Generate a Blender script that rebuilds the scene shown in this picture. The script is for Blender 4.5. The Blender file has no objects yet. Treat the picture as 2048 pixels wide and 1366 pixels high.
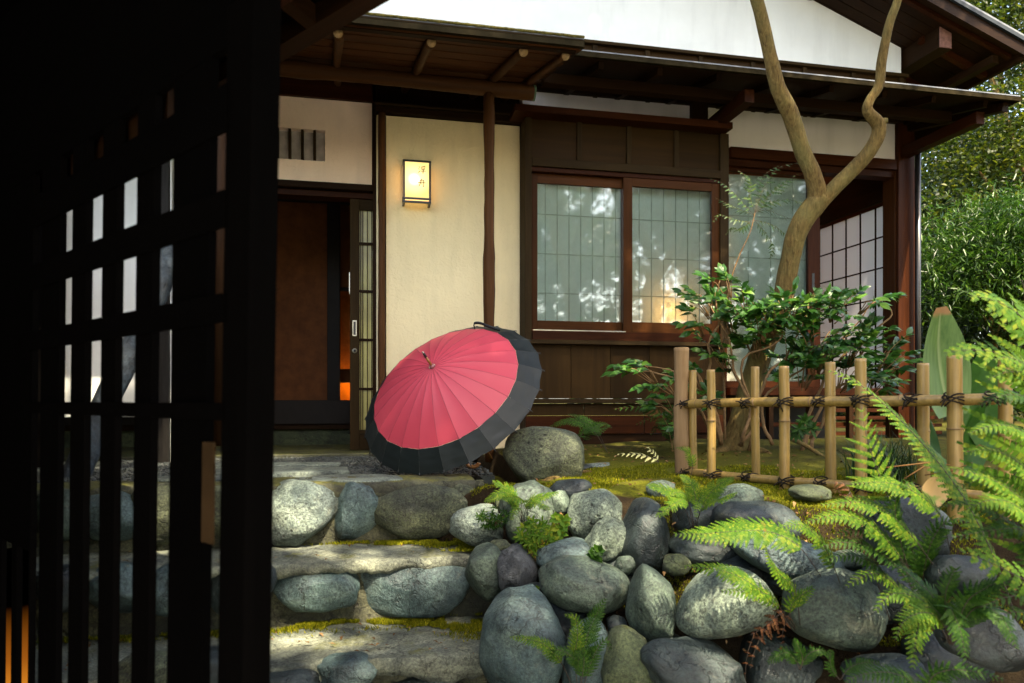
import bpy, bmesh, math, random
import numpy as np
from mathutils import Vector, Matrix, noise, Euler
random.seed(7); np.random.seed(7); noise.seed_set(3)
SC = bpy.context.scene
COL = SC.collection

# ------------------------------------------------------------------ camera
F = 1400.0; CX = 1024.0; HY = 800.0; CAMZ = 0.363; A = math.radians(11.6)
CA, SA = math.cos(A), math.sin(A)
cam = bpy.data.cameras.new('camera'); co = bpy.data.objects.new('camera', cam); COL.objects.link(co)
cam.sensor_width = 36.0; cam.lens = F/2048*36; cam.shift_y = (HY-683)/2048
cam.clip_start = 0.05; cam.clip_end = 400
co.location = (0, 0, CAMZ); co.rotation_euler = (math.pi/2, 0, -A)
cam.dof.use_dof = True; cam.dof.focus_distance = 3.7; cam.dof.aperture_fstop = 4.0
SC.camera = co
# ------------------------------------------------------------------ light
SUN = Vector((0.16, -0.52, 0.84)).normalized()          # towards the sun
w = bpy.data.worlds.new('World'); SC.world = w; w.use_nodes = True
nt = w.node_tree; bg = nt.nodes['Background']
sky = nt.nodes.new('ShaderNodeTexSky'); sky.sky_type = 'NISHITA'; sky.sun_disc = False
sky.sun_elevation = math.asin(SUN.z); sky.sun_rotation = math.atan2(SUN.x, SUN.y)
sky.air_density = 1.0; sky.dust_density = 2.5; sky.ozone_density = 1.0
nt.links.new(sky.outputs[0], bg.inputs[0]); bg.inputs[1].default_value = 0.15
sl = bpy.data.lights.new('sun', 'SUN'); sl.energy = 2.7; sl.angle = math.radians(0.6); sl.color = (1, .93, .80)
so = bpy.data.objects.new('sun', sl); COL.objects.link(so)
so.rotation_euler = SUN.to_track_quat('Z', 'Y').to_euler(); so.location = (4, -5, 9)
SC.view_settings.view_transform = 'Standard'; SC.view_settings.look = 'None'
SC.view_settings.exposure = 2.78; SC.view_settings.gamma = 1.0
SC.view_settings.use_white_balance = True; SC.view_settings.white_balance_temperature = 7700; SC.view_settings.white_balance_tint = 10
SC.render.engine = 'CYCLES'
SC.cycles.use_denoising = True
SC.cycles.max_bounces = 9; SC.cycles.transparent_max_bounces = 12; SC.cycles.diffuse_bounces = 6
SC.cycles.sample_clamp_indirect = 6
SC.cycles.caustics_reflective = False; SC.cycles.caustics_refractive = False

# ------------------------------------------------------------------ pixels of the photograph to points of the place
def D(px, py):
    u = (px-CX)/F
    return Vector((u*CA+SA, CA-u*SA, (HY-py)/F))
def at(px, py, Z):
    d = D(px, py)*Z; return Vector((d.x, d.y, d.z+CAMZ))
def atY(px, py, Y):
    d = D(px, py); d = d*(Y/d.y); return Vector((d.x, d.y, d.z+CAMZ))
def X(px, Y):
    return atY(px, HY, Y).x
def Zh(px, py, Y):
    return atY(px, py, Y).z
def slope_t(px, py, off=0.0):
    d = D(px, py)
    return (2.766+off)/(.7*(d.y+.74*d.x)-d.z)
def onslope(px, py, off=0.0):
    return at(px, py, slope_t(px, py, off))
RIGHT = Vector((CA, -SA, 0)); FWD = Vector((SA, CA, 0)); UP = Vector((0, 0, 1))

# ------------------------------------------------------------------ materials
MATS = {}
def newmat(name):
    m = bpy.data.materials.new(name); m.use_nodes = True
    n = m.node_tree.nodes; n.clear()
    return m, n, m.node_tree.links
def c4(c): return (c[0], c[1], c[2], 1)
def coords(n, l, scale=(1, 1, 1), rnd=True):
    tc = n.new('ShaderNodeTexCoord'); mp = n.new('ShaderNodeMapping')
    mp.inputs['Scale'].default_value = scale
    l.new(tc.outputs['Object'], mp.inputs['Vector'])
    if rnd:
        oi = n.new('ShaderNodeObjectInfo'); mu = n.new('ShaderNodeMath'); mu.operation = 'MULTIPLY'
        mu.inputs[1].default_value = 37.0
        l.new(oi.outputs['Random'], mu.inputs[0]); l.new(mu.outputs[0], mp.inputs['Location'])
    return mp.outputs[0]
def noi(n, l, vec, scale, detail=6, rough=.6, dist=0.0):
    t = n.new('ShaderNodeTexNoise'); t.inputs['Scale'].default_value = scale
    t.inputs['Detail'].default_value = detail; t.inputs['Roughness'].default_value = rough
    t.inputs['Distortion'].default_value = dist
    l.new(vec, t.inputs['Vector']); return t.outputs['Fac']
def ramp(n, l, fac, stops):
    r = n.new('ShaderNodeValToRGB'); e = r.color_ramp.elements
    while len(e) < len(stops): e.new(.5)
    for k, (p, c) in enumerate(stops):
        e[k].position = p; e[k].color = c4(c) if len(c) == 3 else c
    l.new(fac, r.inputs[0]); return r.outputs[0]
def mix(n, l, fac, a, b, mode='MIX'):
    m = n.new('ShaderNodeMix'); m.data_type = 'RGBA'; m.blend_type = mode
    for s, v in ((m.inputs[0], fac), (m.inputs[6], a), (m.inputs[7], b)):
        if hasattr(v, 'links'): l.new(v, s)
        elif isinstance(v, (int, float)): s.default_value = v
        else: s.default_value = c4(v)
    return m.outputs[2]
def bump(n, l, h, strength=.4, dist=.01, prev=None):
    b = n.new('ShaderNodeBump'); b.inputs['Strength'].default_value = strength
    b.inputs['Distance'].default_value = dist; l.new(h, b.inputs['Height'])
    if prev is not None: l.new(prev, b.inputs['Normal'])
    return b.outputs[0]
def finish(m, n, l, col, rough=.6, nrm=None, spec=.4, trans=0.0, metal=0.0):
    p = n.new('ShaderNodeBsdfPrincipled'); o = n.new('ShaderNodeOutputMaterial')
    if hasattr(col, 'links'): l.new(col, p.inputs['Base Color'])
    else: p.inputs['Base Color'].default_value = c4(col)
    if hasattr(rough, 'links'): l.new(rough, p.inputs['Roughness'])
    else: p.inputs['Roughness'].default_value = rough
    p.inputs['Specular IOR Level'].default_value = spec; p.inputs['Metallic'].default_value = metal
    if nrm is not None: l.new(nrm, p.inputs['Normal'])
    if trans > 0:
        t = n.new('ShaderNodeBsdfTranslucent'); s = n.new('ShaderNodeMixShader'); s.inputs[0].default_value = trans
        if hasattr(col, 'links'): l.new(col, t.inputs[0])
        else: t.inputs[0].default_value = c4(col)
        l.new(p.outputs[0], s.inputs[1]); l.new(t.outputs[0], s.inputs[2]); l.new(s.outputs[0], o.inputs[0])
    else: l.new(p.outputs[0], o.inputs[0])
    return m
def wood(name, dark, light, axis='x', rough=.55, grain=60, bstr=.25, spec=.06):
    m, n, l = newmat(name)
    st = {'x': (.06, 1, 1), 'y': (1, .06, 1), 'z': (1, 1, .06)}[axis]
    v = coords(n, l, st)
    g = noi(n, l, v, grain, 5, .65, .3); b = noi(n, l, v, 9, 4, .6, 1.5)
    c = ramp(n, l, g, [(.3, dark), (.7, light)])
    c = mix(n, l, b, c, tuple(x*.55 for x in dark)); 
    oi = n.new('ShaderNodeObjectInfo')
    hv = ramp(n, l, oi.outputs['Random'], [(0, (.8, .8, .8)), (1, (1.2, 1.17, 1.12))])
    c = mix(n, l, 1.0, c, hv, 'MULTIPLY')
    return finish(m, n, l, c, rough, bump(n, l, g, bstr, .004), spec)
def plain(name, col, rough=.5, spec=.4, metal=0.0, var=.25, sc=12, bs=.1):
    m, n, l = newmat(name); v = coords(n, l)
    f = noi(n, l, v, sc, 6)
    c = ramp(n, l, f, [(.3, tuple(x*(1-var) for x in col)), (.7, tuple(min(1, x*(1+var)) for x in col))])
    return finish(m, n, l, c, rough, bump(n, l, f, bs, .004), spec, metal=metal)
def plaster(name, col, bs=.6):
    m, n, l = newmat(name); v = coords(n, l, rnd=False)
    f = noi(n, l, v, 34, 4, .55, .9); g = noi(n, l, v, 2.2, 5)
    st = noi(n, l, coords(n, l, (5, 5, .7), rnd=False), 1.3, 5, .6)
    c = ramp(n, l, g, [(.3, tuple(x*.92 for x in col)), (.7, tuple(min(1, x*1.04) for x in col))])
    c = mix(n, l, ramp(n, l, st, [(.50, (0, 0, 0)), (.8, (.34, .34, .34))]), c, tuple(x*.6 for x in col))
    return finish(m, n, l, c, .85, bump(n, l, f, bs, .006), .2)
def rock(name, dark, mid, light, moss=0.0, speck=.5, rough=.75, bs=.8, lich=0.25):
    m, n, l = newmat(name); v = coords(n, l)
    a = noi(n, l, v, 5, 8, .62, .6); b = noi(n, l, v, 110, 4, .75); d = noi(n, l, v, 22, 8, .7, .4)
    c = ramp(n, l, a, [(.28, dark), (.5, mid), (.74, light)])
    sp = ramp(n, l, b, [(.38, (.22, .22, .22)), (.5, (.95, .95, .95)), (.66, (1.9, 1.85, 1.7))])
    c = mix(n, l, speck, c, mix(n, l, 1.0, c, sp, 'MULTIPLY'))
    c = mix(n, l, 1.0, c, (.345, .43, .435), 'MULTIPLY')
    lf = ramp(n, l, noi(n, l, v, 9, 7, .75, 1.2), [(.58, (0, 0, 0)), (.68, (1, 1, 1))])
    lm = n.new('ShaderNodeMath'); lm.operation = 'MULTIPLY'; lm.inputs[1].default_value = lich
    l.new(lf, lm.inputs[0])
    c = mix(n, l, lm.outputs[0], c, (.26, .26, .19))
    vo = n.new('ShaderNodeTexVoronoi'); vo.feature = 'DISTANCE_TO_EDGE'; vo.inputs['Scale'].default_value = 2.3
    wv = n.new('ShaderNodeVectorMath'); wv.operation = 'ADD'
    nn = n.new('ShaderNodeTexNoise'); nn.inputs['Scale'].default_value = 5; nn.inputs['Detail'].default_value = 6
    l.new(v, nn.inputs['Vector']); l.new(v, wv.inputs[0]); l.new(nn.outputs['Color'], wv.inputs[1])
    l.new(wv.outputs[0], vo.inputs['Vector'])
    ck = ramp(n, l, vo.outputs[0], [(.0, (0, 0, 0)), (.018, (1, 1, 1))])
    c = mix(n, l, 1.0, c, mix(n, l, .6, (1, 1, 1), ck), 'MULTIPLY')
    pv = n.new('ShaderNodeTexVoronoi'); pv.inputs['Scale'].default_value = 26; l.new(v, pv.inputs['Vector'])
    pt = ramp(n, l, pv.outputs['Distance'], [(.10, (0, 0, 0)), (.22, (1, 1, 1))])
    pm = ramp(n, l, noi(n, l, v, 4.5, 4), [(.50, (0, 0, 0)), (.60, (1, 1, 1))])
    pt = mix(n, l, pm, (1, 1, 1), pt)
    c = mix(n, l, 1.0, c, mix(n, l, .75, (1, 1, 1), pt), 'MULTIPLY')
    bl_ = ramp(n, l, noi(n, l, v, 2.6, 5, .7, 2.0), [(.36, (.45, .48, .50)), (.64, (1.55, 1.50, 1.34))])
    c = mix(n, l, 1.0, c, bl_, 'MULTIPLY')
    # moss on faces that look up
    ge = n.new('ShaderNodeNewGeometry'); sx = n.new('ShaderNodeSeparateXYZ'); l.new(ge.outputs['Normal'], sx.inputs[0])
    ad = n.new('ShaderNodeMath'); ad.operation = 'MULTIPLY_ADD'; ad.inputs[1].default_value = .5; ad.inputs[2].default_value = moss-.55
    l.new(sx.outputs[2], ad.inputs[0])
    ad2 = n.new('ShaderNodeMath'); ad2.operation = 'ADD'; l.new(ad.outputs[0], ad2.inputs[0])
    l.new(noi(n, l, v, 7, 8, .7), ad2.inputs[1])
    mk = ramp(n, l, ad2.outputs[0], [(.52, (0, 0, 0)), (.66, (1, 1, 1))])
    mcol = ramp(n, l, noi(n, l, v, 60, 4), [(.3, (.035, .038, .006)), (.7, (.12, .12, .02))])
    c = mix(n, l, mk, c, mcol)
    nb = bump(n, l, d, bs*.8, .03); nb = bump(n, l, b, bs*.35, .006, nb); nb = bump(n, l, ck, .5, .008, nb); nb = bump(n, l, pt, .7, .006, nb)
    return finish(m, n, l, c, ramp(n, l, a, [(.3, (rough-.18,)*3), (.7, (rough+.12,)*3)]), nb, .45)
def leafmat(name, c1, c2, c3=None, rough=.45, trans=.35, spec=.4, bs=0, brown=None):
    m, n, l = newmat(name)
    ge = n.new('ShaderNodeNewGeometry')
    st = [(0, c1), (.7, c2)] + ([(1, c3)] if c3 else [])
    oi = n.new('ShaderNodeObjectInfo'); ad = n.new('ShaderNodeMath'); ad.operation = 'ADD'
    l.new(ge.outputs['Random Per Island'], ad.inputs[0]); l.new(oi.outputs['Random'], ad.inputs[1])
    fr = n.new('ShaderNodeMath'); fr.operation = 'FRACT'; l.new(ad.outputs[0], fr.inputs[0])
    c = ramp(n, l, fr.outputs[0], st)
    v = coords(n, l, rnd=False)
    c = mix(n, l, .5, c, mix(n, l, 1.0, c, ramp(n, l, noi(n, l, v, 26, 5), [(.3, (.5, .6, .5)), (.7, (1.5, 1.4, 1.3))]), 'MULTIPLY'))
    br = ramp(n, l, noi(n, l, v, 16, 4, .7), [(.66, (0, 0, 0)), (.74, (.75, .75, .75))])
    if brown: c = mix(n, l, br, c, tuple(brown))
    return finish(m, n, l, c, rough, None, spec, trans)
def emit(name, col, s):
    m, n, l = newmat(name); e = n.new('ShaderNodeEmission'); o = n.new('ShaderNodeOutputMaterial')
    e.inputs[0].default_value = c4(col); e.inputs[1].default_value = s; l.new(e.outputs[0], o.inputs[0]); return m

M = {}
for ax in 'xyz':
    M['dk'+ax] = wood('dark_stained_timber_'+ax, (.014, .006, .0020), (.034, .015, .005), ax)
    M['rd'+ax] = wood('red_brown_timber_'+ax, (.026, .007, .002), (.060, .017, .005), ax, .45)
    M['sa'+ax] = wood('sash_timber_'+ax, (.045, .015, .004), (.085, .031, .009), ax, .4)
    M['ol'+ax] = wood('old_olive_timber_'+ax, (.024, .014, .005), (.052, .031, .011), ax, .6)
    M['lg'+ax] = wood('peeled_log_'+ax, (.060, .025, .009), (.125, .055, .020), ax, .5, 40, .4)
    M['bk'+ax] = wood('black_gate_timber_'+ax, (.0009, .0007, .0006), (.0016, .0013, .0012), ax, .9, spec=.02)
M['gable'] = plaster('white_lime_plaster', (.80, .82, .79), .08)
M['greyw'] = plaster('shaded_white_plaster', (.60, .62, .58), .2)  # gable white toned down, the wing's shade put into the colour
M['cream'] = plaster('cream_trowelled_plaster', (.80, .67, .40), 1.0)
M['pinkw'] = plaster('pale_trowelled_plaster', (.93, .74, .58), .9)
M['ranma'] = plaster('off_white_plaster', (.68, .65, .64), .1)
M['soffit'] = wood('soffit_boards', (.066, .023, .007), (.125, .047, .014), 'x', .6, 40)
M['panel'] = wood('thin_cedar_panel', (.026, .013, .0035), (.046, .024, .0065), 'z', .55, 35, .15)
M['panelx'] = wood('thin_cedar_panel_x', (.024, .012, .003), (.042, .021, .0055), 'x', .5, 20, .15)
M['metal'] = plain('weathered_gutter_metal', (.020, .016, .009), .9, .0, 0, .35, 20)
M['steel'] = plain('blue_grey_roof_metal', (.010, .016, .020), .6, .3, 0)
M['black'] = plain('black_metal', (.015, .015, .015), .35, .5)
M['alu'] = plain('pale_metal', (.55, .52, .42), .3, .6, .8)
M['copper'] = plain('green_copper_patina', (.08, .14, .09), .7)
M['mosse'] = plain('mossy_roof_edge', (.10, .085, .025), .95, .1, 0, .7, 70, .8)
M['tile'] = plain('grey_roof_tile', (.13, .14, .15), .5)
M['endg'] = plain('sawn_log_end', (.30, .20, .10), .8, .2, 0, .4, 60)
M['rope'] = plain('black_palm_rope', (.018, .014, .010), .9, .1, 0, .5, 90, .6)
M['inner'] = plain('brown_room_panel', (.15, .050, .014), .7, .2)
M['postb'] = plain('near_black_post', (.010, .007, .005), .6, .2)
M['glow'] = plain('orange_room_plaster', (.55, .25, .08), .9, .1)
M['conc'] = rock('old_mossy_concrete', (.060, .050, .026), (.125, .105, .062), (.24, .205, .13), .18, .6, .85, .7, .1)
M['tread'] = rock('worn_step_concrete', (.14, .125, .100), (.31, .28, .225), (.60, .54, .44), .02, .6, .8, .7, .3)
M['slab'] = rock('pale_granite_slab', (.24, .24, .21), (.34, .34, .30), (.46, .46, .42), -.3, .8, .8, .5, .1)
M['peb'] = rock('dark_pebble', (.05, .05, .055), (.10, .10, .10), (.17, .16, .14), -.5, .5, .5, .3, 0)
M['r_blue'] = rock('blue_grey_river_stone', (.055, .088, .100), (.14, .19, .205), (.32, .37, .35), -.3, .6, .55, .7, .2)
M['r_green'] = rock('green_grey_river_stone', (.055, .074, .060), (.135, .162, .130), (.29, .32, .25), -.28, .7, .65, .6, .3)
M['r_pale'] = rock('pale_speckled_granite', (.14, .155, .125), (.30, .32, .26), (.50, .51, .42), -.35, .9, .75, .7, .2)
M['r_dark'] = rock('dark_shaded_stone', (.016, .022, .024), (.044, .056, .060), (.115, .135, .135), -.28, .5, .5, .6, .2)  # dark stone, its colour lowered further to deepen shade at the lower right
M['r_purp'] = rock('purple_grey_stone', (.075, .070, .088), (.14, .13, .155), (.24, .23, .25), -.4, .5, .6, 1.0, .1)
M['r_white'] = rock('rough_whitish_stone', (.16, .20, .19), (.46, .49, .45), (.9, .88, .78), -.35, .7, .7, 1.6, .4)
M['r_olive'] = rock('olive_lichened_stone', (.085, .085, .045), (.165, .16, .095), (.27, .255, .16), -.12, .8, .85, .8, .35)
M['r_moss'] = rock('mossy_stone', (.06, .07, .035), (.12, .13, .065), (.20, .20, .11), .12, .6, .85, .7, .2)
M['bark'] = None
def bark():
    m, n, l = newmat('smooth_striated_bark'); v = coords(n, l, (1, 1, .22), False)
    a = noi(n, l, v, 75, 5, .7, .5); b = noi(n, l, coords(n, l, rnd=False), 5, 6)
    c = ramp(n, l, a, [(.3, (.045, .026, .008)), (.6, (.15, .098, .032)), (.8, (.215, .150, .056))])
    c = mix(n, l, ramp(n, l, b, [(.45, (0, 0, 0)), (.7, (.6, .6, .6))]), c, (.14, .13, .045))
    return finish(m, n, l, c, .85, bump(n, l, noi(n, l, coords(n, l, (1, 1, .6), False), 26, 6, .7, 1.0), .8, .012, bump(n, l, a, 1.0, .008)), .12)
M['bark'] = bark()
M['twig'] = plain('brown_twig', (.17, .10, .045), .8, .2, 0, .4, 40)
M['stemd'] = plain('dark_fern_stem', (.025, .016, .010), .6)
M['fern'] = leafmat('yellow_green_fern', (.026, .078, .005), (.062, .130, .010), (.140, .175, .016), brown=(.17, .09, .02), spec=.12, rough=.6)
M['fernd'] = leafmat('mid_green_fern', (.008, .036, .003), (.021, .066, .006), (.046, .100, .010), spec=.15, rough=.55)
M['fernp'] = leafmat('pale_bleached_frond', (.30, .31, .12), (.40, .40, .19), None)
M['fernx'] = leafmat('withered_fern', (.08, .025, .010), (.14, .055, .02), (.19, .09, .035), .8)
M['cam'] = leafmat('glossy_shrub_leaf', (.011, .048, .009), (.030, .105, .014), (.100, .200, .025), .35, .3, .3)
M['aspi'] = None
M['nand'] = leafmat('fine_light_leaf', (.018, .060, .010), (.04, .10, .016), (.10, .14, .03))
M['tree1'] = leafmat('deep_evergreen_leaf', (.006, .018, .003), (.016, .040, .006), (.038, .070, .009), .4, .3)
M['tree2'] = leafmat('sunny_maple_leaf', (.012, .026, .003), (.038, .060, .005), (.105, .115, .009), .5, .5)
M['tree3'] = leafmat('fresh_bamboo_leaf', (.010, .040, .004), (.032, .088, .009), (.085, .160, .020), .35, .4)
M['grass'] = leafmat('grass_blade', (.012, .035, .008), (.027, .065, .014), (.05, .09, .02), .5, .3)
M['mosst'] = leafmat('moss_shoot', (.06, .075, .004), (.16, .165, .009), (.28, .25, .018), .9, .3, .1)
M['litter'] = leafmat('dry_fallen_leaf', (.06, .03, .012), (.14, .075, .03), (.26, .16, .08), .85, .1, .1)
M['redf'] = None
def ground_mat():
    m, n, l = newmat('moss_and_soil'); v = coords(n, l, rnd=False)
    a = noi(n, l, v, 2.6, 8, .65, .5); b = noi(n, l, v, 90, 4, .7); d = noi(n, l, v, 14, 6)
    moss = ramp(n, l, b, [(.3, (.045, .052, .004)), (.7, (.15, .15, .011))])
    soil = ramp(n, l, d, [(.3, (.008, .005, .0025)), (.7, (.028, .019, .009))])
    ge = n.new('ShaderNodeNewGeometry'); sx = n.new('ShaderNodeSeparateXYZ'); l.new(ge.outputs['Normal'], sx.inputs[0])
    fl = ramp(n, l, sx.outputs[2], [(.90, (0, 0, 0)), (.97, (1, 1, 1))])
    mm = mix(n, l, 1.0, ramp(n, l, a, [(.52, (1, 1, 1)), (.66, (0, 0, 0))]), fl, 'MULTIPLY')
    tc = n.new('ShaderNodeTexCoord'); dt = n.new('ShaderNodeVectorMath'); dt.operation = 'DOT_PRODUCT'; dt.inputs[1].default_value = (.74, 1, 0); l.new(tc.outputs['Object'], dt.inputs[0])
    a2 = n.new('ShaderNodeMath'); a2.operation = 'MULTIPLY_ADD'; a2.inputs[1].default_value = .9; l.new(a, a2.inputs[0]); l.new(dt.outputs['Value'], a2.inputs[2])
    mr = n.new('ShaderNodeMapRange'); mr.inputs[1].default_value = 4.5; mr.inputs[2].default_value = 5.3; mr.inputs[3].default_value = 1; mr.inputs[4].default_value = .42; l.new(a2.outputs[0], mr.inputs[0])
    mm = mix(n, l, 1.0, mm, mr.outputs[0], 'MULTIPLY')
    c = mix(n, l, mm, soil, moss)
    return finish(m, n, l, c, .95, bump(n, l, b, .8, .012), .1)
M['ground'] = ground_mat()
M['gravel'] = plain('pale_bounce_ground', (.50, .47, .40), .9, .1, 0, .3, 60, .5)  # for the unseen forecourt, pale so that it throws light upwards
M['grey'] = wood('grey_timber', (.020, .018, .016), (.045, .042, .038), 'z')

# ------------------------------------------------------------------ builders
def tag(o, label=None, cat=None, group=None, kind=None):
    if label: o['label'] = label
    if cat: o['category'] = cat
    if group: o['group'] = group
    if kind: o['kind'] = kind
    return o
def thing(name, label, cat, loc=(0, 0, 0), group=None, rz=0):
    o = bpy.data.objects.new(name, None); COL.objects.link(o)
    o.location = loc; o.rotation_euler = (0, 0, rz); o.empty_display_size = .1
    return tag(o, label, cat, group)
def wloc(o):
    """world matrix without a depsgraph update"""
    m = Matrix.LocRotScale(o.location, o.rotation_euler, o.scale)
    return wloc(o.parent) @ m if o.parent else m
def link(name, me, m, parent=None, smooth=False, center=True, loc=None):
    """me: mesh in the parent's world frame (or local if parent is rotated). origin moved to its centre"""
    o = bpy.data.objects.new(name, me)
    if m is not None: me.materials.append(m)
    if smooth: me.shade_smooth()
    COL.objects.link(o)
    base = Vector((0, 0, 0))
    if parent is not None:
        o.parent = parent
        W = wloc(parent)
        if abs(W.to_euler().z) < 1e-6: base = W.translation
    if center and loc is None and len(me.vertices):
        a = np.empty(len(me.vertices)*3, np.float32); me.vertices.foreach_get('co', a); a = a.reshape(-1, 3)
        c = (a.min(0)+a.max(0))/2
        a -= c; me.vertices.foreach_set('co', a.ravel()); me.update()
        o.location = Vector([float(x) for x in c])-base
    elif loc is not None: o.location = loc
    else: o.location = -base
    return o
def bm2(name, bm, m, parent=None, smooth=False, **k):
    me = bpy.data.meshes.new(name); bm.to_mesh(me); bm.free()
    return link(name, me, m, parent, smooth, **k)
def mesh(name, vs, fs, m, parent=None, smooth=False, **k):
    me = bpy.data.meshes.new(name); me.from_pydata([tuple(v) for v in vs], [], fs); me.update()
    return link(name, me, m, parent, smooth, **k)
def box(name, x0, x1, y0, y1, z0, z1, m, parent=None, bev=.002, **k):
    bm = bmesh.new()
    bmesh.ops.create_cube(bm, size=1)
    for v in bm.verts:
        v.co = Vector(((x0+x1)/2+v.co.x*abs(x1-x0), (y0+y1)/2+v.co.y*abs(y1-y0), (z0+z1)/2+v.co.z*abs(z1-z0)))
    bv = min(bev, .3*min(abs(x1-x0), abs(y1-y0), abs(z1-z0)))
    if bv > 1e-4: bmesh.ops.bevel(bm, geom=bm.edges[:], offset=bv, segments=1, affect='EDGES')
    return bm2(name, bm, m, parent, **k)
def beam(name, p, q, wd, ht, m, parent=None, up=UP, bev=.002):
    """box whose axis runs p->q"""
    p, q = Vector(p), Vector(q); t = (q-p).normalized(); s = t.cross(up).normalized(); u = s.cross(t)
    bm = bmesh.new(); bmesh.ops.create_cube(bm, size=1); L = (q-p).length; c = (p+q)/2
    for v in bm.verts: v.co = c+t*v.co.x*L+s*v.co.y*wd+u*v.co.z*ht
    if bev: bmesh.ops.bevel(bm, geom=bm.edges[:], offset=min(bev, wd*.3, ht*.3), segments=1, affect='EDGES')
    return bm2(name, bm, m, parent)
def tube_data(pts, rad, seg=8, cap=True, wob=0.0, seed=0, flat=1.0):
    vs, fs = [], []; n = len(pts); pts = [Vector(p) for p in pts]
    if not hasattr(rad, '__len__'): rad = [rad]*n
    ref = None
    for i in range(n):
        t = (pts[min(i+1, n-1)]-pts[max(i-1, 0)]).normalized()
        if ref is None: ref = t.orthogonal().normalized()
        ref = (ref-t*ref.dot(t)).normalized(); b = t.cross(ref)
        for k in range(seg):
            a = 2*math.pi*k/seg; r = rad[i]
            if wob: r *= 1+wob*noise.noise(pts[i]*9+Vector((math.cos(a)*1.5, math.sin(a)*1.5, seed)))
            vs.append(pts[i]+ref*math.cos(a)*r+b*math.sin(a)*r*flat)
    for i in range(n-1):
        for k in range(seg):
            fs.append((i*seg+k, i*seg+(k+1) % seg, (i+1)*seg+(k+1) % seg, (i+1)*seg+k))
    if cap:
        fs.append(tuple(range(seg-1, -1, -1))); fs.append(tuple((n-1)*seg+k for k in range(seg)))
    return vs, fs
def tube(name, pts, rad, m, parent=None, seg=8, cap=True, wob=0.0, seed=0, **k):
    vs, fs = tube_data(pts, rad, seg, cap, wob, seed)
    return mesh(name, vs, fs, m, parent, True, **k)
def interp(pts, n):
    """Catmull-Rom through pts (tuples of any length)"""
    P = [np.array(p, float) for p in pts]; P = [2*P[0]-P[1]]+P+[2*P[-1]-P[-2]]; out = []; S = len(P)-3
    for i in range(n):
        t = i/(n-1)*S; k = min(int(t), S-1); t -= k
        a, b, c, d = P[k:k+4]
        out.append(.5*((2*b)+(-a+c)*t+(2*a-5*b+4*c-d)*t*t+(-a+3*b-3*c+d)*t**3))
    return out
def log(name, p, q, r, m, parent=None, n=26, seed=0, wob=.12, bend=.006, knots=3, end=True):
    p, q = Vector(p), Vector(q); R = random.Random(seed); t = (q-p).normalized(); o = t.orthogonal().normalized(); b = t.cross(o)
    ph = R.random()*6; pts, rad = [], []; ks = [R.random() for _ in range(knots)]
    for i in range(n):
        f = i/(n-1); pts.append(p.lerp(q, f)+o*math.sin(ph+f*7)*bend+b*math.cos(ph+f*5)*bend)
        rad.append(r*(1+.05*math.sin(f*11+ph))*(1+sum(.10*math.exp(-((f-k)*40)**2) for k in ks)))
    return tube(name, pts, rad, m, parent, 14, True, wob, seed)
def blob(name, c, rad, rotdeg, m, seed=0, sub=4, q=2.4, amp=.10, fine=.02, label=None, cat='boulder', group=None, parent=None, dents=2):
    """a worn stone: rounded box pushed about by noise; rad = half sizes across, up, deep as seen"""
    bm = bmesh.new(); bmesh.ops.create_icosphere(bm, subdivisions=sub, radius=1)
    R = random.Random(seed); off = Vector((R.random()*50, R.random()*50, R.random()*50)); ca, sa = math.cos(math.radians(rotdeg)), math.sin(math.radians(rotdeg))
    dd = [Vector((R.uniform(-1, 1), R.uniform(-1, -.1), R.uniform(-1, 1))).normalized() for _ in range(dents)]
    cuts = [(Vector((R.gauss(0, 1), R.gauss(-.3, .8), R.gauss(0, 1))).normalized(), R.uniform(.70, .92)) for _ in range(5)]
    for v in bm.verts:
        n0 = v.co.normalized()
        r = 1/((abs(n0.x)**q+abs(n0.y)**q+abs(n0.z)**q)**(1/q))
        r = min(r, 1.25)
        r *= 1+amp*1.6*noise.noise(n0*1.1+off)+amp*.9*noise.noise(n0*2.3+off)+fine*noise.fractal(n0*6+off, .8, 2.1, 4)
        for d in dd:
            k = n0.dot(d)
            if k > .72: r -= (k-.72)*.32*(1+.5*noise.noise(n0*5+off))
        p = n0*r
        for cn, cd in cuts:
            e_ = p.dot(cn)-cd-.03*noise.noise(n0*4+off)
            if e_ > 0: p = p-cn*(e_*.72)
        x, z = p.x*rad[0], p.z*rad[1]
        x, z = x*ca-z*sa, x*sa+z*ca
        v.co = RIGHT*x+FWD*(p.y*rad[2])+UP*z+Vector(c)
    o = bm2(name, bm, m, parent, True)
    return tag(o, label, cat if label else None, group)
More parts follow.
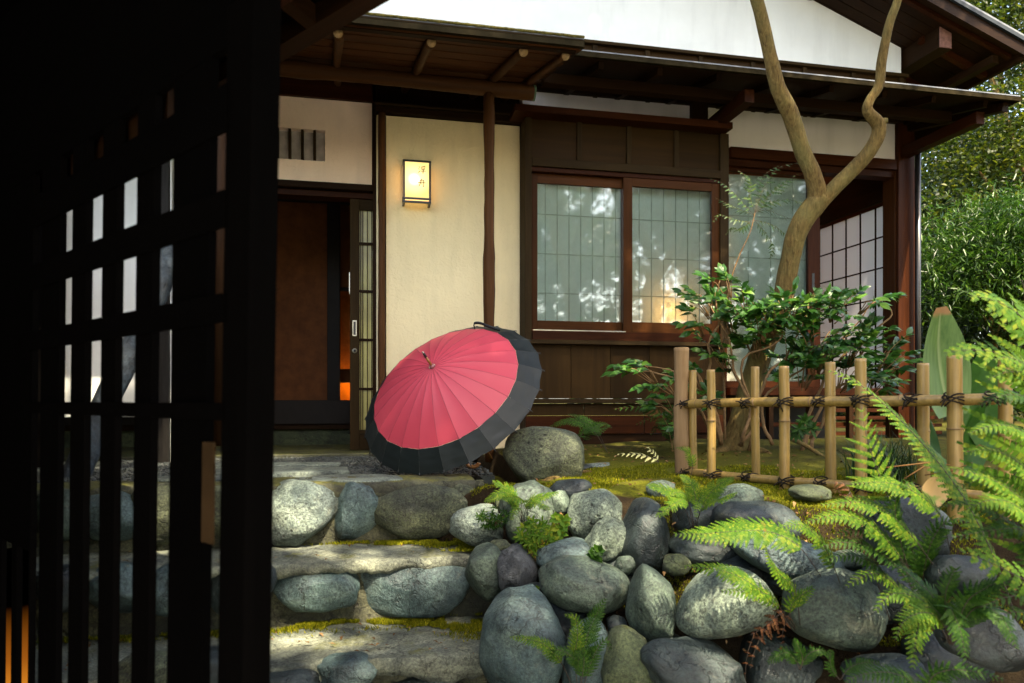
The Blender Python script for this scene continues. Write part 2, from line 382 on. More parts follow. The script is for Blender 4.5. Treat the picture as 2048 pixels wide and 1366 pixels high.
# ================================================================== the ground
def hgt(x, y):
    f = y-(3.1-.74*(x-.45))
    if x < .45: f = min(f, y-3.0)
    g = -.03+.055*max(0, min(f, 2.2))
    s = .72*f-.12
    z = g if f > .12 else (s if f < -.12 else s+(g-s)*((f+.12)/.24))
    z = max(z, -1.10)
    if x < .30: z = min(z, -.9 if y < 3.2 else -.08)
    if x < .62 and y < 3.1: z = min(z, -.85+(x-.30)*.6)
    if x < .75 and y > 3.15: z = min(z, -.08)
    if y > 4.4: z = min(z, -.02)
    z += .02*noise.noise(Vector((x*3, y*3, 0)))+.006*noise.noise(Vector((x*14, y*14, 4)))
    return z
def ground_sheet():
    def axis(parts):
        out = []
        for a, b, n in parts: out += list(np.linspace(a, b, n, endpoint=False))
        return out+[parts[-1][1]]
    xs = axis([(-180, -6, 12), (-6, .2, 14), (.2, 3.6, 130), (3.6, 12, 24), (12, 180, 12)])
    ys = axis([(-180, -6, 12), (-6, 1.0, 18), (1.0, 4.8, 140), (4.8, 14, 20), (14, 180, 12)])
    nx = len(xs); vs = [(x, y, hgt(x, y)) for y in ys for x in xs]
    fs = [(j*nx+i, j*nx+i+1, (j+1)*nx+i+1, (j+1)*nx+i) for j in range(len(ys)-1) for i in range(nx-1)]
    return tag(mesh('ground', vs, fs, M['ground'], None, True, center=False), kind='structure')
ground_sheet()
def gravel():  # unseen ground sheet, added to bounce light onto walls and soffits
    vs = [(-12, -14, -1.085), (14, -14, -1.085), (14, -.2, -1.085), (3.2, .6, -1.085), (-.2, 2.2, -1.085), (-12, 2.2, -1.085)]
    tag(mesh('bounce_ground', vs, [(0, 1, 2, 3, 4, 5)], M['gravel'], None, center=False), kind='structure')
gravel()

# ================================================================== the house
house = thing('tea_house', 'white plastered Japanese house with dark timber bay window, deep eaves and wide gable', 'house', (2.0, 5.0, 0))
YD, YB, YY = 5.00, 4.85, 4.69        # door wall, cream wall, bay front
XL = -3.2
def part(name, parent=house, loc=None):
    o = bpy.data.objects.new(name, None); COL.objects.link(o); o.parent = parent
    o.location = (0, 0, 0) if loc is None else loc; o.empty_display_size = .1; return o

# --- entrance wall over the door, with the barred opening
zw0, zw1 = 1.863, 2.44
wx0, wx1 = X(470, YD), X(650, YD); wz0, wz1 = 2.012, 2.226
def holed_wall():
    n = 46; pts = []
    def rag(p, k): return p+.004*noise.noise(Vector((k*.7, p*9, 2)))
    bm = bmesh.new(); xr = X(744, YD)
    # rim of the opening, ragged
    rim = []
    for i in range(n): rim.append((wx0+(wx1-wx0)*i/n, rag(wz0, i)))
    for i in range(14): rim.append((rag(wx1, i+50), wz0+(wz1-wz0)*i/14))
    for i in range(n): rim.append((wx1-(wx1-wx0)*i/n, rag(wz1, i+90)))
    for i in range(14): rim.append((rag(wx0, i+150), wz1-(wz1-wz0)*i/14))
    out = []
    for (x, z) in rim:
        i = len(out)
        if i < n: out.append((XL+(xr-XL)*i/n, zw0))
        elif i < n+14: out.append((xr, zw0+(zw1-zw0)*(i-n)/14))
        elif i < 2*n+14: out.append((xr-(xr-XL)*(i-n-14)/n, zw1))
        else: out.append((XL, zw1-(zw1-zw0)*(i-2*n-14)/14))
    k = len(rim)
    vs = [(x, YD, z) for x, z in out]+[(x, YD, z) for x, z in rim]+[(x, YD+.06, z) for x, z in rim]
    fs = []
    for i in range(k):
        j = (i+1) % k
        fs.append((i, j, k+j, k+i)); fs.append((k+i, k+j, 2*k+j, 2*k+i))
    return mesh('entrance_wall', vs, fs, M['pinkw'], house)
holed_wall()
xr = X(744, YD)
box('wall_edge', xr-.02, xr, YD+.001, YD+.1, zw0+.001, zw1-.001, M['pinkw'], house, 0)
vent = part('barred_opening')
box('back_panel', wx0-.05, wx1+.05, YD+.062, YD+.08, wz0-.05, wz1+.05, plain('grey_paper_panel', (.42, .38, .35), .9), vent)
for px in (530, 554.5, 579, 604, 628.5):
    xx = X(px+1, YD+.03); box('bar', xx-.0085, xx+.0085, YD+.006, YD+.045, wz0-.01, wz1+.01, M['olz'], vent, .001)
box('head_beam', XL, X(752, YD), YD-.03, YD+.09, zw1, 2.62, M['rdx'], house)
box('upper_beam', X(690, YD), X(1050, YD), YD+.125, YD+.2, 2.20, 2.80, M['dkx'], house)
box('wall_plate', XL, X(1812, YD), YD-.045, YD+.1, 2.626, 2.75, M['dkx'], house)
box('lintel', XL, X(748, YD-.025), YD-.03, YD+.12, 1.818, zw0-.001, M['dkx'], house)
box('door_track', XL, X(748, YD), YD+.02, YD+.14, 1.775, 1.816, M['rdx'], house)
box('door_jamb', X(745.5, YD), X(753.5, YD), YD-.03, YD+.13, 0, 2.625, M['dkz'], house)
# --- cream wall
xc0, xc1 = X(753, YB), X(1040, YB)
box('cream_wall', xc0, xc1, YB, YD+.12, -.02, 2.305, M['cream'], house, .004)
tb = part('wall_cap')
box('cap_board', xc0-.005, xc1+.03, YB-.055, YD+.1, 2.307, 2.345, M['dkx'], tb)
box('cap_edge', xc0-.012, xc1+.03, YB-.075, YD+.1, 2.347, 2.362, M['olx'], tb)
log('corner_log', (X(763.5, YB-.025), YB-.026, -.02), (X(763.5, YB-.025), YB-.026, 2.305), .0235, M['lgz'], house, 40, 5, .10, .002, 2)
box('log_painted_shadow', X(770, YB), X(772.4, YB), YB-.004, YB-.001, 0, 2.30, M['dkz'], house, 0)  # thin dark strip standing in for the log's shadow on the wall
# --- canopy over the entrance
can = part('entrance_canopy')
YP = 4.38; zp = 2.336
log('canopy_post', (X(979, YP), YP, -.03), (X(979, YP), YP, zp-.03), .0335, M['lgz'], can, 46, 11, .14, .006, 4)
xe = X(1066, YP)
log('purlin', (XL, YP, zp+.015), (xe, YP, zp), .046, M['lgx'], can, 60, 12, .08, .006, 4)
tube('copper_cap', [(xe-.004, YP, zp), (xe+.012, YP, zp)], .049, M['copper'], can, 16)
SLC = .256
def zc(y): return 2.226+SLC*(y-3.62)
xcr = X(1166, 3.52)
nb = 9
for i in range(nb):      # lapped soffit boards
    y0 = 3.53+i*(1.47/nb); y1 = y0+1.47/nb+.008
    p = Vector(((XL+xcr)/2, (y0+y1)/2, zc((y0+y1)/2)+.006))
    b = beam('soffit_board', (XL, p.y, p.z), (xcr-.01, p.y, p.z-.002), y1-y0, .008, M['soffit'], can, Vector((0, -SLC-.03, 1)), .001)
for k, px in enumerate((305, 490, 676, 863, 1047, 1131)):
    e = atY(px, 66+(px-676)*.101+21, 3.60); e.z = zc(3.60)-.024; q = Vector((e.x-.045*1.4, 5.0, zc(5.0)-.024))
    r = .0245 if k < 5 else .022
    lg = log('rafter', e, q, r, M['lgy'], can, 24, 30+k, .10, .004, 2)
    tube('rafter_end', [e-Vector((0, .0025, .0006)), e+Vector((0, .002, .0005))], r*.97, M['endg'], lg, 14, center=False) if False else None
    ee = tube('sawn_end', [e-Vector((0, .003, .0008)), e+Vector((0, .006, .0015))], r*.98, M['endg'], can, 14)
beam('fascia', (XL, 3.505, zc(3.505)+.016), (xcr, 3.505, zc(3.505)+.020), .022, .030, M['metal'], can)
beam('under_batten', (XL, 3.56, zc(3.56)-.004), (xcr-.03, 3.56, zc(3.56)-.004), .03, .014, M['dkx'], can)
box('roof_board', XL, xcr, 3.50, 3.56, zc(3.5)+.038, zc(3.5)+.046, M['olx'], can)
mesh('roof_deck', [(XL, 3.5, zc(3.5)+.048), (xcr, 3.5, zc(3.5)+.048), (xcr, 5.0, zc(5)+.05), (XL, 5.0, zc(5)+.05),
                   (XL, 3.5, zc(3.5)+.058), (xcr, 3.5, zc(3.5)+.058), (xcr, 5.0, zc(5)+.065), (XL, 5.0, zc(5)+.065)],
     [(0, 3, 2, 1), (4, 5, 6, 7), (0, 1, 5, 4), (1, 2, 6, 5), (2, 3, 7, 6), (3, 0, 4, 7)], M['tile'], can)
# mossy bark edge
def moss_edge():
    vs, fs = [], []; n = 260
    for i in range(n):
        x = XL+(xcr-XL)*i/(n-1)
        for k, (dy, dz) in enumerate(((0, 0), (-.008, .004), (-.002, .013), (.03, .016))):
            j = noise.noise(Vector((x*40, k*3, 1)))*.005
            vs.append((x, 3.497+dy+j, zc(3.5)+.052+dz+j))
    for i in range(n-1):
        for k in range(3): fs.append((i*4+k, (i+1)*4+k, (i+1)*4+k+1, i*4+k+1))
    mesh('moss_edge', vs, fs, M['mosse'], can, True)
moss_edge()
mesh('canopy_cheek', [(xcr-.02, 3.52, zc(3.52)), (xcr-.02, 5, zc(5)), (xcr-.02, 5, zc(5)+.05), (xcr-.02, 3.52, zc(3.52)+.05),
                      (xcr-.001, 3.52, zc(3.52)), (xcr-.001, 5, zc(5)), (xcr-.001, 5, zc(5)+.05), (xcr-.001, 3.52, zc(3.52)+.05)],
     [(0, 1, 2, 3), (4, 7, 6, 5), (0, 4, 5, 1)], M['dky'], can)

# --- sliding entrance door
dr = part('sliding_door'); YS = YD+.05
dx0, dx1 = X(700, YS), X(719, YS); dxr = X(752, YS)+.12
box('stile', dx0, dx1, YS-.016, YS+.016, .012, 1.775, M['olz'], dr)
box('top_rail', dx1, dxr, YS-.015, YS+.015, 1.70, 1.774, M['olx'], dr)
zb = Zh(735, 868, YS)
box('bottom_panel', dx1, dxr, YS-.010, YS+.010, .012, zb-.002, M['olz'], dr)
box('bottom_rail', dx1, dxr, YS-.015, YS+.015, zb, zb+.03, M['olx'], dr)
for y in (488, 583, 680, 778):
    z = Zh(735, y, YS); box('crossbar', dx1, dxr, YS-.010, YS+.006, z-.009, z+.009, M['dkx'], dr, .001)
for px in (721.5, 725.6, 734.6, 743.6):
    xx = X(px, YS); box('muntin', xx-.003, xx+.003, YS-.014, YS-.004, zb+.03, 1.70, M['olz'], dr, .0008)
M['paper'] = None
m_, n_, l_ = newmat('lit_frosted_glass'); 
cgl = ramp(n_, l_, noi(n_, l_, coords(n_, l_, rnd=False), 3.0, 4), [(.35, (.42, .37, .12)), (.65, (.62, .58, .18))])  # light behind and on the pane is put into its yellow
M['frost'] = finish(m_, n_, l_, cgl, .25, None, .6, .3)
box('frosted_glass', dx1, dxr, YS+.008, YS+.012, zb+.03, 1.70, M['frost'], dr, 0)
zz = Zh(709, 657, YS)
hd = box('handle', X(705, YS), X(713.5, YS), YS-.020, YS-.0165, zz-.055, zz+.055, M['alu'], dr, .0015)
box('finger_slot', X(706.8, YS), X(711.8, YS), YS-.0215, YS-.0202, zz-.047, zz+.047, M['black'], hd, .0005)
zz = Zh(709, 702, YS)
lk = tube('lock', [(X(709.5, YS), YS-.026, zz), (X(709.5, YS), YS-.016, zz)], .017, M['alu'], dr, 20)
tube('keyhole', [(X(709.5, YS), YS-.0275, zz), (X(709.5, YS), YS-.0262, zz)], .0085, M['black'], lk, 14)
box('strike_plate', dx0-.006, dx0-.001, YS-.012, YS+.012, Zh(700, 588, YS), Zh(700, 545, YS), M['alu'], dr, .0005)
box('sill', XL, X(760, YD)+.02, 4.78, YD+.2, -.05, .006, M['conc'], house, .006)

# --- entrance room
rm = part('entrance_room')
box('raised_floor', XL, 1.0, 6.02, 9.0, .12, .355, M['dkx'], rm)
box('step_face', XL, 1.0, 6.0, 6.018, .165, .362, M['postb'], rm)
box('step_base', XL, 1.0, 6.05, 6.10, -.05, .16, M['r_moss'], rm)  # mossy green stands in for the reflection on this concrete
box('room_floor', XL, 1.0, YD+.2, 6.05, -.06, -.01, M['conc'], rm)
box('ceiling', XL, 1.0, YD+.13, 9.0, 2.3, 2.35, M['inner'], rm)
box('left_wall', XL-.05, XL, YD, 9.0, 0, 2.3, M['inner'], rm)
box('right_wall', 1.0, 1.05, YD+.14, 9.0, 0, 2.3, M['inner'], rm)
ypan = 6.5
box('room_panel', XL, X(655, ypan), ypan, ypan+.03, .356, 2.3, M['inner'], rm)
box('panel_head', XL, 1.0, ypan-.03, ypan-.002, Zh(600, 405, ypan), Zh(600, 388, ypan), M['postb'], rm)
box('room_post', X(655, ypan-.1), X(680, ypan-.1), ypan-.15, ypan-.04, .356, 2.3, M['postb'], rm)
box('niche_head', X(680, 6.6), 1.0, 6.6, 6.63, Zh(690, 582, 6.6), Zh(690, 575, 6.6), M['postb'], rm)
box('niche_top_panel', X(680, 6.6), 1.0, 6.61, 6.64, Zh(690, 574, 6.6), 2.3, M['inner'], rm)
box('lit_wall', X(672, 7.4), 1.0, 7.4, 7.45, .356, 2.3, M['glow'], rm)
box('niche_ledge', X(672, 6.9), 1.0, 6.9, 7.1, Zh(690, 765, 6.9), Zh(690, 738, 6.9), M['inner'], rm)
lt = bpy.data.lights.new('niche_lamp', 'POINT'); lt.energy = .30; lt.color = (1, .36, .07); lt.shadow_soft_size = .04
lo = bpy.data.objects.new('niche_lamp', lt); COL.objects.link(lo); lo.location = (X(700, 7.25), 7.25, .50)

# --- left wing behind the gate
lw = part('left_wing'); YL = 4.55
box('wing_wall', -6.5, X(296, YL), YL, YL+.15, .26, 2.4, M['greyw'], lw, .004)
box('wing_beam', -6.5, X(300, YL)+.02, YL-.03, YL+.16, 2.402, 2.6, M['dkx'], lw)
box('grey_post', X(312, YL), X(342, YL), YL-.05, YL+.06, -.3, 2.4, M['grey'], lw)
box('post_edge', X(343, YL), X(346, YL), YL-.03, YL+.06, -.3, 2.4, M['gable'], lw, 0)

# --- bay window
bay = part('bay_window')
bx0 = X(1050, YY); bx1 = X(1458, YY)
box('left_post', bx0, X(1064, YY), YY, YD, .745, 2.307, M['olz'], bay)
box('right_post', X(1441, YY), bx1, YY, YD, .745, 2.307, M['olz'], bay)
box('cornice', X(1030, YY-.09), X(1466, YY-.09), YY-.09, YD, 2.309, 2.357, M['rdx'], bay, .003)
pxs = (1064, 1158, 1258, 1353, 1441)
for a, b in zip(pxs[:-1], pxs[1:]):
    box('upper_panel', X(a, YY)+.001, X(b, YY)-.001, YY+.022, YY+.034, 2.036, 2.306, M['panelx'], bay, .001)
for px in (1159.5, 1259, 1354):
    xx = X(px, YY); box('batten', xx-.018, xx+.018, YY+.004, YY+.021, 2.036, 2.306, M['olz'], bay)
box('mid_rail', X(1064, YY)+.001, X(1441, YY)-.001, YY-.004, YY+.05, 1.976, 2.034, M['olx'], bay)
box('window_head', X(1064, YY)+.001, X(1441, YY)-.001, YY+.012, YY+.10, 1.944, 1.974, M['rdx'], bay)
box('sill_board', X(1056, YY-.03), X(1448, YY-.03), YY-.035, YY+.10, .749, .778, M['olx'], bay)
box('sill_track', X(1064, YY)+.001, X(1441, YY)-.001, YY-.01, YY+.10, .779, .842, M['rdx'], bay)
box('track_strip', X(1066, YY), X(1252, YY), YY+.001, YY+.02, .843, .850, M['alu'], bay, .0005)
M['glass'] = None
def glassmat(name, refl, tint=(1, 1, 1)):
    m, n, l = newmat(name)
    g = n.new('ShaderNodeBsdfGlossy'); g.inputs['Roughness'].default_value = 0.035
    v = coords(n, l, (1, 1, .5), False); b = bump(n, l, noi(n, l, v, 2.2, 2), .10, .02); l.new(b, g.inputs['Normal'])
    t = n.new('ShaderNodeBsdfTransparent'); t.inputs[0].default_value = c4(tint)
    fr = n.new('ShaderNodeFresnel'); fr.inputs[0].default_value = 1.5
    mu = n.new('ShaderNodeMath'); mu.operation = 'MULTIPLY'; mu.inputs[1].default_value = refl; mu.use_clamp = True
    l.new(fr.outputs[0], mu.inputs[0])
    s = n.new('ShaderNodeMixShader'); l.new(mu.outputs[0], s.inputs[0]); l.new(t.outputs[0], s.inputs[1]); l.new(g.outputs[0], s.inputs[2])
    o = n.new('ShaderNodeOutputMaterial'); l.new(s.outputs[0], o.inputs[0]); return m
M['glass'] = glassmat('window_glass', 3.6, (.92, .98, .965))
m_, n_, l_ = newmat('shoji_paper')
M['shoji'] = finish(m_, n_, l_, ramp(n_, l_, noi(n_, l_, coords(n_, l_, rnd=False), 30, 4), [(.3, (.78, .85, .80)), (.7, (.85, .90, .85))]), .9, None, .1, .25)
def sash(name, xa, xb, y, z0, z1, st, rt, rb, parent, ms='sa', mull=True):
    """frame with glass; outer x, glass between the stiles"""
    s = part(name, parent)
    if parent is not house: s = parent
    nm = 'sash_stile'
    box(nm, xa, xa+st[0], y, y+.03, z0, z1, M[ms+'z'], s); box(nm, xb-st[1], xb, y, y+.03, z0, z1, M[ms+'z'], s)
    box('sash_rail', xa+st[0], xb-st[1], y+.001, y+.029, z1-rt, z1, M[ms+'x'], s)
    box('sash_rail', xa+st[0], xb-st[1], y+.001, y+.029, z0, z0+rb, M[ms+'x'], s)
    box('window_pane', xa+st[0], xb-st[1], y+.013, y+.016, z0+rb, z1-rt, M['glass'], s, 0)
sashes = bay
xa, xb = X(1064, YY+.05), X(1262, YY+.05)
sash('x', xa, xb, YY+.050, .852, 1.943, (X(1075, YY+.05)-xa, xb-X(1244, YY+.05)), .066, .066, bay)
xa, xb = X(1247, YY+.015), X(1440, YY+.015)
sash('x', xa, xb, YY+.016, .843, 1.943, (X(1265, YY+.015)-xa, xb-X(1424, YY+.015)), .058, .075, bay)
# shoji screens behind the panes
def shoji(parent, xa, xb, y, z0, z1, nx, nz, mt, bw=.003, name='shoji_screen'):
    box('paper', xa, xb, y, y+.002, z0, z1, M['shoji'], parent, 0)
    for i in range(1, nx):
        x = xa+(xb-xa)*i/nx; box('kumiko', x-bw, x+bw, y-.008, y-.001, z0, z1, mt, parent, 0)
    for i in range(1, nz):
        z = z0+(z1-z0)*i/nz; box('kumiko', xa, xb, y-.0075, y-.0012, z-bw, z+bw, mt, parent, 0)
kum = plain('pale_kumiko', (.50, .55, .48), .8)
shoji(bay, X(1064, YY+.14), X(1250, YY+.14), YY+.105, .84, 1.95, 8, 4, kum)
shoji(bay, X(1250, YY+.14), X(1441, YY+.14), YY+.107, .84, 1.95, 8, 4, kum)
lt = bpy.data.lights.new('room_lamp', 'POINT'); lt.energy = 4.5; lt.color = (1, .42, .15); lt.shadow_soft_size = .05
lo = bpy.data.objects.new('room_lamp', lt); COL.objects.link(lo); lo.location = (X(1325, YY+.26), YY+.26, 1.00)
box('inner_room_back', bx0-.1, bx1, 6.4, 6.45, .4, 2.3, M['inner'], bay)
# kick panels under the window
kp = (1056, 1143, 1222, 1300, 1378, 1448)
for a, b in zip(kp[:-1], kp[1:]):
    box('kick_board', X(a, YY)+.0015, X(b, YY)-.0015, YY+.012, YY+.026, .374, .747, M['panel'], bay, .0015)
box('kick_rail', X(1052, YY), X(1452, YY), YY-.012, YY+.03, .340, .372, M['olx'], bay)
for a, b in zip((1052, 1170, 1290, 1370), (1169, 1289, 1369, 1452)):
    box('base_board', X(a, YY)+.001, X(b, YY)-.001, YY+.02, YY+.04, .255, .338, M['panel'], bay)
    box('skirting_board', X(a, YY)+.001, X(b, YY)-.001, YY+.01, YY+.04, .125, .253, M['rdx'], bay)
box('ground_sill', bx0-.02, bx1, YY+.03, YY+.12, -.05, .123, M['dkx'], bay)
box('cheek', bx0+.005, bx0+.02, YY+.03, YD, -.05, .744, M['dkz'], bay)

# --- band of plaster over the bay and over the right window
box('transom_plaster', X(1045, YD), X(1384, YD), YD, YD+.1, 2.30, 2.72, M['ranma'], house, 0)
box('wall_post', X(1385, YD-.05), X(1416, YD-.05), YD-.05, YD+.1, 2.30, 2.74, M['dkz'], house)
box('transom_plaster', X(1417, YD), X(1794, YD), YD, YD+.1, 2.33, 2.72, M['ranma'], house, 0)
# --- right hand window
rw = part('garden_window'); YR = YD
zt = 2.328; zf = .46
box('head_rail', X(1458, YR), X(1800, YR), YR-.03, YR+.12, 2.245, zt, M['rdx'], rw)
box('head_track', X(1458, YR), X(1796, YR), YR+.0, YR+.10, 2.19, 2.243, M['rdx'], rw)
box('floor_rail', X(1458, YR), X(1840, YR), YR-.02, YR+.14, zf-.06, zf, M['rdx'], rw)
zg1 = Zh(1540, 338, YR)
xa, xb = X(1440, YR+.03), X(1640, YR+.03)
sash('x', xa, xb, YR+.03, zf+.002, 2.188, (.06, X(1640, YR+.03)-X(1616, YR+.03)), .03, .05, rw, 'rd')
hh = Zh(1628, 560, YR)
box('pull', X(1624, YR+.03), X(1629, YR+.03), YR+.0285, YR+.0297, hh-.06, hh+.06, M['black'], rw, 0)
shoji(rw, X(1446, YR+.14), X(1622, YR+.14), YR+.10, zf+.05, 2.16, 4, 5, kum, .004)
# corner post and jamb
box('corner_post', X(1797, YR-.04), X(1830, YR-.04), YR-.04, YR+.10, -.05, 2.74, M['rdz'], house, .004)
box('jamb', X(1788, YR), X(1797, YR)-.001, YR-.01, YR+.13, zf, 2.242, M['saz'], house)
box('side_board', X(1830, YR-.03)+.002, X(1838, YR-.03), YR-.03, YR+.10, zf-.1, 2.26, M['rdz'], house)
dp = tube('downpipe', [(X(1834, YR-.08), YR-.09, -.1), (X(1834, YR-.08), YR-.09, 2.46)], .022, M['black'], house, 14)
# shoji screen standing along the side wall of the garden room
sd = part('side_shoji_screen'); xs = X(1788, YR+.12)
y0s, y1s = YR+.14, 6.10; z0s, z1s = zf, 2.03
M['shojib'] = finish(*newmat('back_lit_shoji_paper'), (.66, .66, .66), .9, None, .1, .55)
box('paper', xs, xs+.003, y0s, y1s, z0s, z1s, M['shojib'], sd, 0)
box('stile', xs-.012, xs+.016, y0s-.02, y0s-.001, z0s, z1s+.02, M['rdz'], sd); box('stile', xs-.012, xs+.016, y1s, y1s+.035, z0s, z1s+.02, M['rdz'], sd)
box('top_rail', xs-.012, xs+.016, y0s, y1s, z1s, z1s+.03, M['rdy'], sd)
box('bottom_rail', xs-.012, xs+.016, y0s, y1s, z0s-.04, z0s, M['rdy'], sd)
for i in range(1, 5):
    y = y0s+(y1s-y0s)*i/5; box('kumiko', xs-.010, xs-.001, y-.006, y+.006, z0s, z1s, M['dkz'], sd, 0)
for i in range(1, 7):
    z = z1s-i*.265
    if z > z0s: box('kumiko', xs-.0095, xs-.0012, y0s, y1s, z-.006, z+.006, M['dky'], sd, 0)
box('side_wall', xs-.02, xs+.05, y0s-.02, 7.6, 2.07, 2.74, M['dky'], house)
box('room_floor', bx1+.02, xs+.05, YR+.16, 7.6, zf-.06, zf-.005, M['dky'], house)
box('room_ceiling', bx0-.1, xs+.05, YR+.15, 7.6, 2.40, 2.44, M['inner'], house)
box('room_partition', X(1458, 6.3)-.05, X(1600, 6.3), 6.3, 6.34, .45, 2.4, M['inner'], house)
box('side_post', xs-.02, xs+.05, 6.14, 6.20, -.05, 2.06, M['rdz'], house)
for px in (1462, 1540, 1620, 1700, 1780):
    box('floor_strut', X(px, YR+.05)-.02, X(px, YR+.05)+.02, YR+.03, YR+.08, -.08, zf-.062, M['dkz'], house)
for i, (zz0, zz1) in enumerate(((.30, .33), (.15, .18))):
    box('underfloor_rail', X(1458, YR+.08), xs, YR+.085, YR+.10, zz0, zz1, M['rdx'], house)
box('underfloor_back', bx1, xs, YR+.9, YR+.95, -.1, zf-.06, M['postb'], house)
for i in range(7):
    box('side_slat', xs+.05, xs+1.3, YR+1.0, YR+1.02, .02+i*.075, .055+i*.075, M['rdx'], house)

# --- lower eave
ev = part('lower_eave')
YE = 4.10; SE = .22; x0e = X(1150, YE)-.12; x1e = X(2038, YE)
def ze(y): return 2.462+SE*(y-YE)
for i in range(8):
    y0 = YE+i*.13; p0 = (y0+.07)
    beam('soffit_board', (x0e, p0, ze(p0)+.012), (x1e, p0, ze(p0)+.012), .138, .008, M['dkx'], ev, Vector((0, -SE, 1)), .001)
beam('gutter_edge', (x0e, YE-.008, ze(YE)+.008), (x1e, YE-.008, ze(YE)+.008), .020, .030, M['metal'], ev)
mesh('lower_roof', [(x0e, YE-.01, ze(YE)+.026), (x1e, YE-.01, ze(YE)+.026), (x1e, YD, ze(YD)+.026), (x0e, YD, ze(YD)+.026),
                    (x0e, YE-.01, ze(YE)+.036), (x1e, YE-.01, ze(YE)+.036), (x1e, YD, ze(YD)+.04), (x0e, YD, ze(YD)+.04)],
     [(0, 3, 2, 1), (4, 5, 6, 7), (0, 1, 5, 4), (1, 2, 6, 5), (3, 0, 4, 7)], M['tile'], ev)
for px in (1200, 1318, 1435, 1550, 1660, 1765, 1864, 1966):
    xx = X(px, YE+.12)
    beam('rafter', (xx, YE+.10, ze(YE+.10)-.016), (xx, YD+.3, ze(YD+.3)-.016), .036, .046, M['dky'], ev)
box('eave_beam', x0e, X(1900, 4.42), 4.40, 4.47, 2.42, 2.488, M['dkx'], ev)
for px in (1400, 1812):
    xx = X(px, YD-.05); beam('bracket_arm', (xx, YD+.05, 2.385), (xx, 4.24, 2.385), .07, .085, M['rdy'], ev)
# hip end on the right
beam('hip_rafter', (X(1812, YD), YD, 2.60), (x1e-.05, YE+.06, 2.44), .05, .06, M['dkx'], ev)
mesh('return_soffit', [(x1e, YE, ze(YE)+.02), (x1e, 7.5, ze(YE)+.02), (xs+.02, 7.5, ze(YD)+.05), (xs+.02, YD, ze(YD)+.05)], [(0, 1, 2, 3)], M['dky'], ev)
beam('return_edge', (x1e, YE, ze(YE)+.02), (x1e, 7.5, ze(YE)+.02), .02, .04, M['metal'], ev)

# --- board band between lower roof and gable
zg0 = 3.047
box('band_board', XL, X(1812, YD+.01), YD+.012, YD+.06, 2.60, zg0-.03, M['panelx'], house, 0)
box('band_cap', XL, X(1818, YD-.02), YD-.022, YD+.06, zg0-.028, zg0-.004, M['olx'], house)
for px in (1190, 1295, 1402, 1506, 1610, 1707, 1803):
    xx = X(px, YD); box('band_batten', xx-.018, xx+.018, YD-.004, YD+.011, 2.62, zg0-.03, M['olz'], house)
# --- gable
def zr(x): return 3.264+.37*(4.286-x)
gx1 = X(1800, YD); xpk = -1.6
mesh('gable_wall', [(-6, YD, zg0), (gx1+.01, YD, zg0), (gx1+.01, YD, zr(gx1)), (xpk, YD, zr(xpk)), (-6, YD, zr(xpk)-1.6),
                    (-6, YD+.1, zg0), (gx1+.01, YD+.1, zg0), (gx1+.01, YD+.1, zr(gx1)), (xpk, YD+.1, zr(xpk)), (-6, YD+.1, zr(xpk)-1.6)],
     [(0, 1, 2, 3, 4), (9, 8, 7, 6, 5), (0, 5, 6, 1), (1, 6, 7, 2), (2, 7, 8, 3), (3, 8, 9, 4)], M['gable'], house)
up = part('upper_roof'); YV = 4.45; xre = 4.93
def slab(name, xa, xb, ya, yb, dz0, dz1, m, parent):
    vs = [(xa, ya, zr(xa)+dz0), (xb, ya, zr(xb)+dz0), (xb, yb, zr(xb)+dz0), (xa, yb, zr(xa)+dz0),
          (xa, ya, zr(xa)+dz1), (xb, ya, zr(xb)+dz1), (xb, yb, zr(xb)+dz1), (xa, yb, zr(xa)+dz1)]
    return mesh(name, vs, [(0, 3, 2, 1), (4, 5, 6, 7), (0, 1, 5, 4), (1, 2, 6, 5), (2, 3, 7, 6), (3, 0, 4, 7)], m, parent)
nbd = 12
for i in range(6):
    slab('roof_board', xpk, xre, YV+.03+i*.10, YV+.125+i*.10, 0, .012, M['dkx'], up)
slab('roof_deck', xpk, xre, YV+.02, 9.0, .02, .05, M['dkx'], up)
slab('bargeboard', xpk, xre+.01, YV, YV+.028, -.035, .055, M['dkx'], up)
slab('verge_metal', xpk, xre+.03, YV-.02, YV+.03, .056, .085, M['steel'], up)
slab('roof_covering', xpk, xre+.04, YV-.02, 9.0, .086, .10, M['tile'], up)
beam('bargeboard_batten', (xpk, YV+.10, zr(xpk)-.02), (xre-.05, YV+.10, zr(xre-.05)-.02), .03, .03, M['rdx'], up)
xb_ = X(1820, YD)
bt, bb = Zh(1802, 97, YD), Zh(1802, 138, YD)
pb = part('purlin_beam', house)
beam('beam_timber', (xb_, YD+.1, (bt+bb)/2), (xb_, YD-.36, (bt+bb)/2), .115, bt-bb, M['dky'], pb, UP, .004)
beam('beam_end', (xb_, YD-.3601, (bt+bb)/2), (xb_, YD-.366, (bt+bb)/2), .108, bt-bb-.008, plain('reddish_end_grain', (.22, .11, .09), .8, .2, 0, .4, 30), pb, UP, .002)
log('gable_log', (X(1618, YD), YD+.05, 3.60), (X(1618, YD), YD-.34, 3.60), .045, M['lgy'], house, 12, 77)
beam('eave_board', (xre, YV, zr(xre)-.01), (xre, 9, zr(xre)-.01), .03, .09, M['dky'], up)
for i in range(4):
    yy = YV+.35+i*.45; beam('cross_rafter', (4.30, yy, zr(4.30)-.03), (xre-.02, yy, zr(xre)-.03), .04, .05, M['rdx'], up)
beam('eave_purlin', (xre-.16, YV+.12, zr(xre-.16)-.075), (xre-.16, 9, zr(xre-.16)-.075), .06, .06, M['dky'], up)
